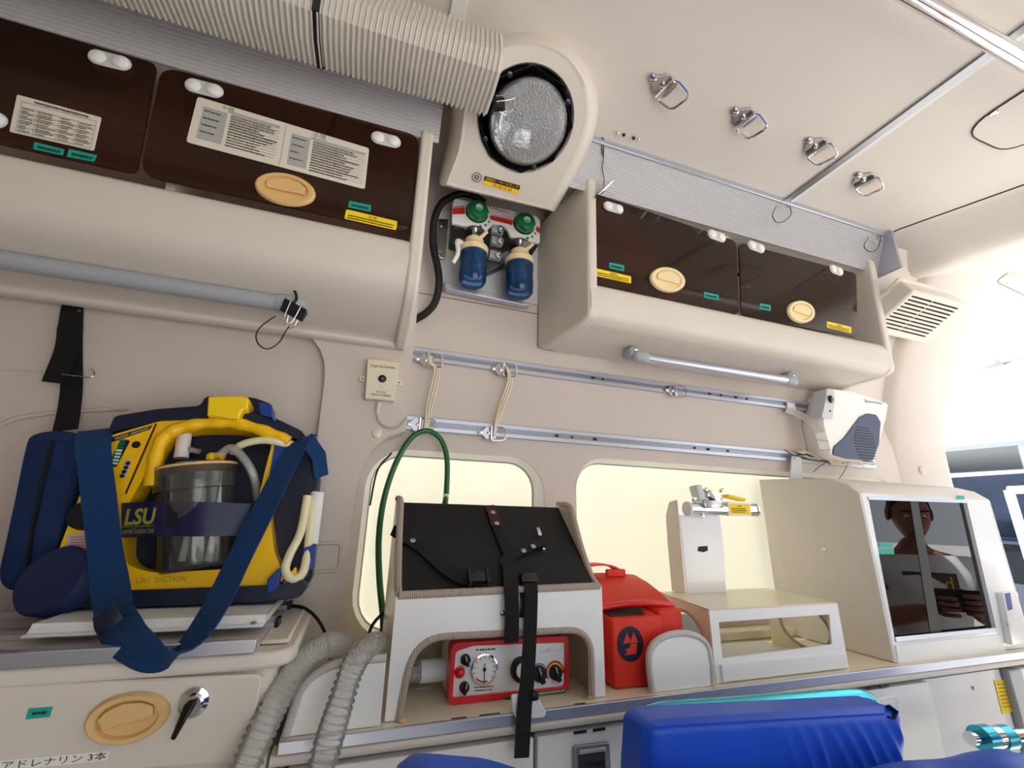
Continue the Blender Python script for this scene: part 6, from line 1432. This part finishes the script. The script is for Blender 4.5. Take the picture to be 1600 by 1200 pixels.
# padded side guard with cyan tube frame
sg_ = thing('side_guard', 'blue padded side guard in a shiny cyan tube frame', 'side guard', (0.66, 0.62, 0.66))
yt = 0.655
MB().tube(smooth_path([VY(984, 1230, yt), VY(983, 1185, yt), VY(988, 1150, yt), VY(1002, 1124, yt), VY(1024, 1112, yt), VY(1060, 1108, yt)], 5)+[VY(1150, 1101, yt), VY(1240, 1094, yt)]+smooth_path([VY(1325, 1087, yt), VY(1345, 1088, yt), VY(1362, 1098, yt), VY(1372, 1120, yt), VY(1378, 1160, yt)], 5), 0.0115, 14).build('tube_frame', 'cyan_tube', sg_, smooth=60)
py_ = 0.585
fq_ = quad_map([VY(1003, 1124, py_), VY(1398, 1101, py_), VY(1407, 1222, py_), VY(998, 1242, py_)])
def pad_pt(u, v, d):
    p = fq_(u, v)
    cu = min(u, 1-u)/0.06; cv = v/0.16
    if cu < 1 and cv < 1:                                     # round the upper corners
        r_ = math.hypot(1-cu, 1-cv)
        if r_ > 1: p = p.lerp(fq_(0.06 if u < 0.5 else 0.94, 0.16), 1-1/r_)
    e = min(1.0, min(u, 1-u)/0.05)*min(1.0, v/0.14); e = math.sqrt(max(0.0, 1-(1-e)**2))
    w_ = 0.0
    for k in range(9):
        uc = 0.46+k*0.06+0.05*v; a_ = (u-uc-0.10*(v-0.2)*(1 if k > 2 else 0.4))/0.011
        w_ += math.exp(-a_*a_)*0.0042*math.sin(math.pi*min(1, max(0, (v-0.12)/(0.75-0.05*(k % 3)))))*(0.6+0.4*((k*7) % 3)/2)
    return p+Vector((0, -0.016*e-w_*e+d, 0))
NU, NV = 90, 22
mb = MB(); rg_ = [[pad_pt(i/NU, j/NV, 0) for i in range(NU+1)] for j in range(NV+1)]
mb.loft(rg_, cap=False, closed=False)
bk_ = [[Vector((p.x, py_+0.042, p.z)) for p in r] for r in rg_]
mb.loft(bk_, cap=False, closed=False)
for A_, B_ in ((rg_[0], bk_[0]), (rg_[-1], bk_[-1]), ([r[0] for r in rg_], [r[0] for r in bk_]), ([r[-1] for r in rg_], [r[-1] for r in bk_])): mb.loft([A_, B_], cap=False, closed=False)
mb.build('pad', 'stretcher_blue', sg_, smooth=70)
MB().tube([VY(1022, 1134, py_-0.0145), VY(1200, 1124, py_-0.0155), VY(1382, 1114, py_-0.0145)], 0.0016, 6).build('pad_seam', 'stretcher_blue', sg_)
MB().strap([VY(1386, 1102, py_-0.008), VY(1398, 1112, py_-0.014), VY(1392, 1122, py_-0.014), VY(1384, 1118, py_-0.012)], UY, 0.012, 0.002).build('tie_tab', 'navy', sg_)
for x in (0.50, 0.86): MB().tube([(x, 0.645, 0.68), (x, 0.53, 0.66)], 0.009, 10).build('hinge_arm', 'chrome', sg_)
MB().tube([(0.42, 0.65, 0.685), (0.95, 0.65, 0.685)], 0.0105, 12).build('lower_tube', 'cyan_tube', sg_)
cc_ = thing('side_clamp', 'shiny cyan and chrome tube clamp by the rear bay of the counter', 'clamp', VY(1550, 1160, 0.70))
for k, (a_, b_, m_) in enumerate(((1530, 1545, 'cyan_tube'), (1545, 1558, 'chrome'), (1558, 1574, 'cyan_tube'))):
    MB().tube([VY(a_, 1153, 0.70), VY(b_, 1151, 0.70)], 0.022-0.0015*(k == 1), 20).build('collar', m_, cc_, smooth=50)
MB().tube([VY(1515, 1154, 0.70), VY(1600, 1148, 0.70)], 0.012, 14).build('tube', 'chrome', cc_)

# ---------------------------------------------------------------- raised tailgate and the yard outside
tg = thing('tailgate', 'raised white tailgate beyond the rear opening', 'tailgate', (2.8, 0.2, 2.14))
gl = rpoly([Vector((2.30, -0.78, 2.15)), Vector((3.42, -0.72, 2.13)), Vector((3.42, 1.08, 2.13)), Vector((2.30, 1.16, 2.15))], [0.02, 0.12, 0.12, 0.02], 5)
MB().prism(gl, (0.02, 0, 0.06)).build('inner_panel', 'white_gloss', tg, bev=0.01)
PTG = Plane((2.86, 0, 2.139), (0.018, 0, 1))
hp_ = rpoly([PTG.hit(x, y, 0.003) for x, y in [(1556, 440), (1600, 408), (1680, 440), (1640, 480)]], 0.03, 5)
pn_ = MB().prism(hp_, (0, 0, 0.0025)).build('access_panel', 'white_paint', tg, smooth=0)
MB().tube([p for p in hp_]+[hp_[0]], 0.002, 5).build('panel_seal', 'ink_soft', pn_)
MB().lathe(PTG.hit(1582, 431, 0.003), (0, 0, -1), [(0.028, 0), (0.026, 0.004), (0.012, 0.006), (0, 0.004)], 20).build('access_knob', 'handle_cream', pn_)
MB().tube([PTG.hit(x, y, 0.02) for x, y in [(1548, 574), (1600, 560), (1660, 545)]], 0.016, 12).build('latch_bar', 'steel', tg)
MB().rbox(PTG.hit(1552, 571, 0.03), (0.07, 0.07, 0.05), 0.012).build('latch', 'grey_plastic', tg)
gr_ = MB().span((-40, -40, -0.5), (60, 60, -0.44)).build('ground', 'asphalt', smooth=0); struct(gr_, 'pale dusty yard outside the van')
cp_ = thing('carport', 'grey tin carport roof on pale posts out in the yard', 'carport', (8.5, 4.5, -0.44))
MB().prism([(6.6, 2.3, 2.02), (6.6, 8.5, 2.15), (11.5, 8.5, 2.3), (11.5, 2.3, 2.2)], (0, 0, 0.05)).build('roof_sheet', 'tin_roof', cp_, smooth=0)
for x, y in ((6.7, 2.62), (6.7, 6.0), (11.3, 2.6), (11.3, 8.2)): MB().tube([(x, y, -0.44), (x, y, 2.05)], 0.055, 14).build('post', 'alu', cp_)
MB().span((11.6, 2.2, -0.44), (11.7, 8.5, 2.18)).build('back_shade', 'carport_shade', cp_, smooth=0)  # dark sheets added so the space under the roof looks shaded
MB().span((6.6, 8.45, -0.44), (11.6, 8.55, 2.1)).build('end_shade', 'carport_shade', cp_, smooth=0)
gf = thing('gate_frame', 'pale blue tubular gate frame standing in the yard', 'gate', (5.6, 2.5, -0.44))
g0 = VX(1576, 766, 5.6); MB().tube([Vector((g0.x, g0.y, -0.44)), g0], 0.035, 12).build('upright', 'gate_blue', gf)
MB().tube([g0, g0+Vector((0.0, -1.2, 0))], 0.035, 12).build('top_rail', 'gate_blue', gf)
MB().tube([Vector((g0.x, g0.y-1.2, -0.44)), g0+Vector((0.0, -1.2, 0))], 0.035, 12).build('upright', 'gate_blue', gf)
def car(x, y, rz, paint, label):
    t = thing('car', label, 'car', (x, y, -0.44), 'cars parked in the yard')
    M_ = Matrix.Translation((x, y, -0.44)) @ Matrix.Rotation(rz, 4, 'Z')
    def w(p): return M_ @ Vector(p)
    bp_ = [(-2.1, 0.35), (-2.15, 0.65), (-2.0, 0.82), (-1.1, 0.92), (-0.95, 0.95), (1.6, 0.98), (2.05, 0.85), (2.12, 0.5), (2.05, 0.3), (-2.0, 0.28)]
    b_ = MB(); b_.loft([[w((a, yy*s, b)) for a, b in bp_] for yy, s in ((-0.86, 0.97), (-0.80, 1.06), (0.80, 1.06), (0.86, 0.97))]).build('body', paint, t, smooth=30)
    cb_ = [(-1.0, 0.93), (-0.25, 1.42), (0.9, 1.45), (1.65, 0.97)]
    MB().loft([[w((a, yy*(1 if b < 1 else 0.82), b)) for a, b in cb_] for yy in (-0.76, 0.76)]).build('cabin_glass', 'glass_dark', t, smooth=20)
    MB().loft([[w((a, yy, b)) for a, b in [(-0.22, 1.42), (0.88, 1.45), (0.86, 1.48), (-0.2, 1.46)]] for yy in (-0.64, 0.64)]).build('roof', paint, t, smooth=20)
    for a in (-1.35, 1.35):
        for yy in (-0.86, 0.68): MB().lathe(w((a, yy, 0.31)), M_.to_3x3() @ Vector((0, 1, 0)), [(0.2, 0), (0.31, 0.01), (0.31, 0.17), (0.2, 0.18)], 24).build('wheel', 'black', t)
    for yy in (-0.6, 0.6): MB().rbox(w((-2.12, yy, 0.68)), (0.06, 0.3, 0.12), 0.02).build('headlamp', 'white_gloss', t)
car(8.9, 3.6, 1.35, 'car_paint', 'dark blue car parked under the carport')
car(11.2, 4.6, 1.5, 'car_white', 'pale car parked behind the dark blue car')

# ---------------------------------------------------------------- person at the rear opening, seen mirrored in the smoked panes
def skin_body(name, joints, edges, mat, parent, root=0, sub_=2):
    me = bpy.data.meshes.new(name); base = BASE[parent.name]
    me.from_pydata([Vector(j[0])-base for j in joints], edges, [])
    o = bpy.data.objects.new(name, me); COL.objects.link(o); o.parent = parent; BASE[o.name] = base
    sk = o.modifiers.new('skin', 'SKIN'); sk.use_smooth_shade = True
    sv = me.skin_vertices[0].data if me.skin_vertices else None
    if sv is None:
        bpy.context.view_layer.objects.active = o
        bpy.context.view_layer.update(); sv = me.skin_vertices[0].data
    for i, j in enumerate(joints):
        sv[i].radius = j[1] if isinstance(j[1], tuple) else (j[1], j[1]); sv[i].use_root = (i == root)
    ss = o.modifiers.new('smooth', 'SUBSURF'); ss.levels = sub_; ss.render_levels = sub_
    me.materials.append(MATS[mat]); return o
PXp, PYp = 2.37, 0.24
pe = thing('person', 'person in a white T-shirt holding a phone, mirrored in the smoked cabinet panes', 'person', (PXp, PYp, -0.44))
fd = Vector((-0.72, 0.69, 0)).normalized(); sd2 = Vector((-fd.y, fd.x, 0))       # facing, and the person's left
def pp(f, s, z): return Vector((PXp, PYp, 0))+fd*f+sd2*s+Vector((0, 0, z-0.44))
J = [(pp(0, 0, 0.95), (0.15, 0.11)), (pp(0, 0, 1.12), (0.145, 0.105)), (pp(0.0, 0, 1.30), (0.165, 0.115)), (pp(-0.01, 0, 1.43), (0.13, 0.09)), (pp(0.0, 0, 1.50), 0.056), (pp(0.02, 0, 1.56), 0.053),
     (pp(-0.01, 0.17, 1.42), 0.062), (pp(0.04, 0.27, 1.19), 0.048), (pp(0.20, 0.17, 1.25), 0.040), (pp(0.33, 0.07, 1.30), 0.030),
     (pp(-0.01, -0.17, 1.42), 0.062), (pp(0.04, -0.27, 1.19), 0.048), (pp(0.20, -0.16, 1.26), 0.040), (pp(0.33, -0.06, 1.31), 0.030),
     (pp(0, 0.09, 0.88), 0.088), (pp(0.01, 0.10, 0.50), 0.06), (pp(-0.01, 0.10, 0.09), 0.042), (pp(0.13, 0.11, 0.035), 0.034),
     (pp(0, -0.09, 0.88), 0.088), (pp(0.01, -0.10, 0.50), 0.06), (pp(-0.01, -0.10, 0.09), 0.042), (pp(0.13, -0.11, 0.035), 0.034)]
E_ = [(0, 1), (1, 2), (2, 3), (3, 4), (4, 5), (3, 6), (6, 7), (7, 8), (8, 9), (3, 10), (10, 11), (11, 12), (12, 13), (0, 14), (14, 15), (15, 16), (16, 17), (0, 18), (18, 19), (19, 20), (20, 21)]
skin_body('body', J, E_, 'skin', pe)
# T-shirt and trousers
JS = [(pp(0, 0, 0.93), (0.172, 0.135)), (pp(0, 0, 1.12), (0.168, 0.13)), (pp(0, 0, 1.30), (0.185, 0.135)), (pp(-0.01, 0, 1.43), (0.145, 0.105)), (pp(-0.005, 0, 1.475), (0.08, 0.075)), (pp(-0.01, 0.18, 1.42), 0.082), (pp(0.01, 0.225, 1.24), 0.074), (pp(-0.01, -0.18, 1.42), 0.082), (pp(0.01, -0.225, 1.24), 0.074)]
skin_body('t_shirt', JS, [(0, 1), (1, 2), (2, 3), (3, 4), (3, 5), (5, 6), (3, 7), (7, 8)], 'shirt', pe)
JT = [(pp(0, 0, 0.95), (0.165, 0.125)), (pp(0, 0.095, 0.84), 0.105), (pp(0.01, 0.10, 0.50), 0.078), (pp(-0.01, 0.10, 0.10), 0.062), (pp(0, -0.095, 0.84), 0.105), (pp(0.01, -0.10, 0.50), 0.078), (pp(-0.01, -0.10, 0.10), 0.062)]
skin_body('trousers', JT, [(0, 1), (1, 2), (2, 3), (0, 4), (4, 5), (5, 6)], 'navy', pe)
for s_ in (1, -1): MB().rbox(pp(0.07, s_*0.105, 0.036), (0.27, 0.10, 0.07), 0.03, 3, Matrix.Rotation(math.atan2(fd.y, fd.x), 3, 'Z')).build('shoe', 'black', pe)
# head, tilted down to the phone
hd = Vector((fd.x*0.94, fd.y*0.94, -0.33)).normalized(); hu = (Vector((0, 0, 1))-hd*hd.z).normalized(); hs_ = hu.cross(hd)
hc_ = pp(0.05, 0, 1.655)
def hp3(f, s, u): return hc_+hd*f+hs_*s+hu*u
rings = []
for k in range(17):
    t_ = math.pi*k/16; u = -0.118*math.cos(t_); r = math.sin(t_)
    wq = 0.074*r*(0.80+0.20*min(1, max(0, (u+0.10)/0.12))); dq = 0.096*r
    rings.append([hp3(dq*math.cos(a)*(0.95 if math.cos(a) > 0 else 1.0)+(0.012 if u < -0.02 and math.cos(a) > 0 else 0), wq*math.sin(a), u) for a in [2*math.pi*i/24 for i in range(24)]])
head = MB().loft(rings).build('head', 'skin', pe, smooth=80)
MB().loft([[hp3(0.088+f, s, u) for f, s, u in ((0, -0.008, 0.012), (0, 0.008, 0.012), (0.006, 0.0, 0.014))], [hp3(0.088+f, s, u) for f, s, u in ((0, -0.016, -0.022), (0, 0.016, -0.022), (0.024, 0.0, -0.020))]]).build('nose', 'skin', head, smooth=60)
for s_ in (1, -1):
    MB().ball(hp3(0.079, s_*0.031, 0.014), 0.0095, 12, 8).build('eye', 'paper', head)
    MB().ball(hp3(0.084, s_*0.031, 0.011), 0.0058, 10, 6).build('iris', 'black', head)
    MB().tube([hp3(0.090, s_*0.015, 0.036), hp3(0.091, s_*0.032, 0.041), hp3(0.078, s_*0.050, 0.036)], 0.004, 7).build('eyebrow', 'hair', head)
    MB().loft([[hp3(-0.004+0.020*math.cos(a)*k, s_*(0.068+d), -0.004+0.032*math.sin(a)*k) for a in [2*math.pi*i/14 for i in range(14)]] for k, d in ((0.6, 0.0), (1.0, 0.010), (0.8, 0.016), (0.3, 0.011))]).build('ear', 'skin', head, smooth=60)
MB().tube([hp3(0.086, -0.025, -0.055), hp3(0.096, 0, -0.053), hp3(0.086, 0.025, -0.055)], [0.003, 0.007, 0.003], 8).build('mouth', 'leather', head, smooth=70)
rings = []
for k in range(12):
    t_ = math.pi*0.5*k/11; u = 0.122*math.sin(t_); r = math.cos(t_)+0.01
    rings.append([hp3(0.100*r*math.cos(a)-0.004-(0.030*(1-k/11.0) if math.cos(a) > 0.3 else 0), 0.080*r*math.sin(a), u+0.018+(0.022*(1-k/11.0) if math.cos(a) > 0.3 else -0.03*(1-k/11.0))) for a in [2*math.pi*i/24 for i in range(24)]])
MB().loft(rings, cap=True).build('hair', 'hair', head, smooth=80)
# two hands closed round a phone
ph_c = pp(0.41, 0.0, 1.35)
hands = []
def hand(s_, wrist):
    up_z = Vector((0, 0, 1)); palm = wrist+fd*0.045+sd2*(-s_*0.012)+up_z*0.018
    jn = [(wrist, 0.026), (palm, (0.034, 0.018)), (palm+fd*0.03+up_z*0.016, (0.036, 0.016))]; ed = [(0, 1), (1, 2)]
    for k in range(4):
        b_ = palm+fd*0.034+up_z*(0.030-0.018*k+0.008); l = (0.034, 0.038, 0.036, 0.028)[k]
        i0 = len(jn); jn += [(b_, 0.009), (b_+fd*l*0.7+sd2*(-s_*0.006), 0.0085), (b_+fd*l*0.9+sd2*(-s_*0.030), 0.008), (b_+fd*l*0.6+sd2*(-s_*0.046), 0.007)]
        ed += [(2, i0), (i0, i0+1), (i0+1, i0+2), (i0+2, i0+3)]
    i0 = len(jn); jn += [(palm+up_z*0.030+sd2*(-s_*0.010), 0.012), (palm+up_z*0.048+sd2*(-s_*0.024)+fd*0.010, 0.0105), (palm+up_z*0.056+sd2*(-s_*0.040)+fd*0.022, 0.009)]
    ed += [(1, i0), (i0, i0+1), (i0+1, i0+2)]
    return skin_body('hand', jn, ed, 'skin', pe, 0, 1)
hand(1, pp(0.33, 0.07, 1.30)); hand(-1, pp(0.33, -0.06, 1.31))
ph = thing('phone', 'dark phone held by the mirrored person', 'phone', ph_c)
Rp = Matrix.Rotation(math.atan2(fd.y, fd.x), 3, 'Z') @ Matrix.Rotation(math.radians(-20), 3, 'Y')
MB().rbox(ph_c, (0.010, 0.155, 0.075), 0.004, 3, Rp).build('phone_body', 'black_gloss', ph)
MB().lathe(ph_c+fd*0.006+sd2*0.05+Vector((0, 0, 0.02)), fd, [(0.012, 0), (0.011, 0.003), (0, 0.003)], 16).build('camera_lens', 'glass_dark', ph)
# printed panel on the shirt front
def sm(u, v): return pp(0.128, lerp(-0.09, 0.09, u), lerp(1.42, 1.33, v))
pr_ = MB().add([sm(0, 0), sm(1, 0), sm(1, 1), sm(0, 1)], [(0, 1, 2, 3)]).build('shirt_print', 'ink_soft', pe, smooth=0)
text('lettering', 'heros', lambda u, v: sm(u, v)+fd*0.002, 'yellow_print', pr_, (0.1, 0.15, 0.9, 0.75))
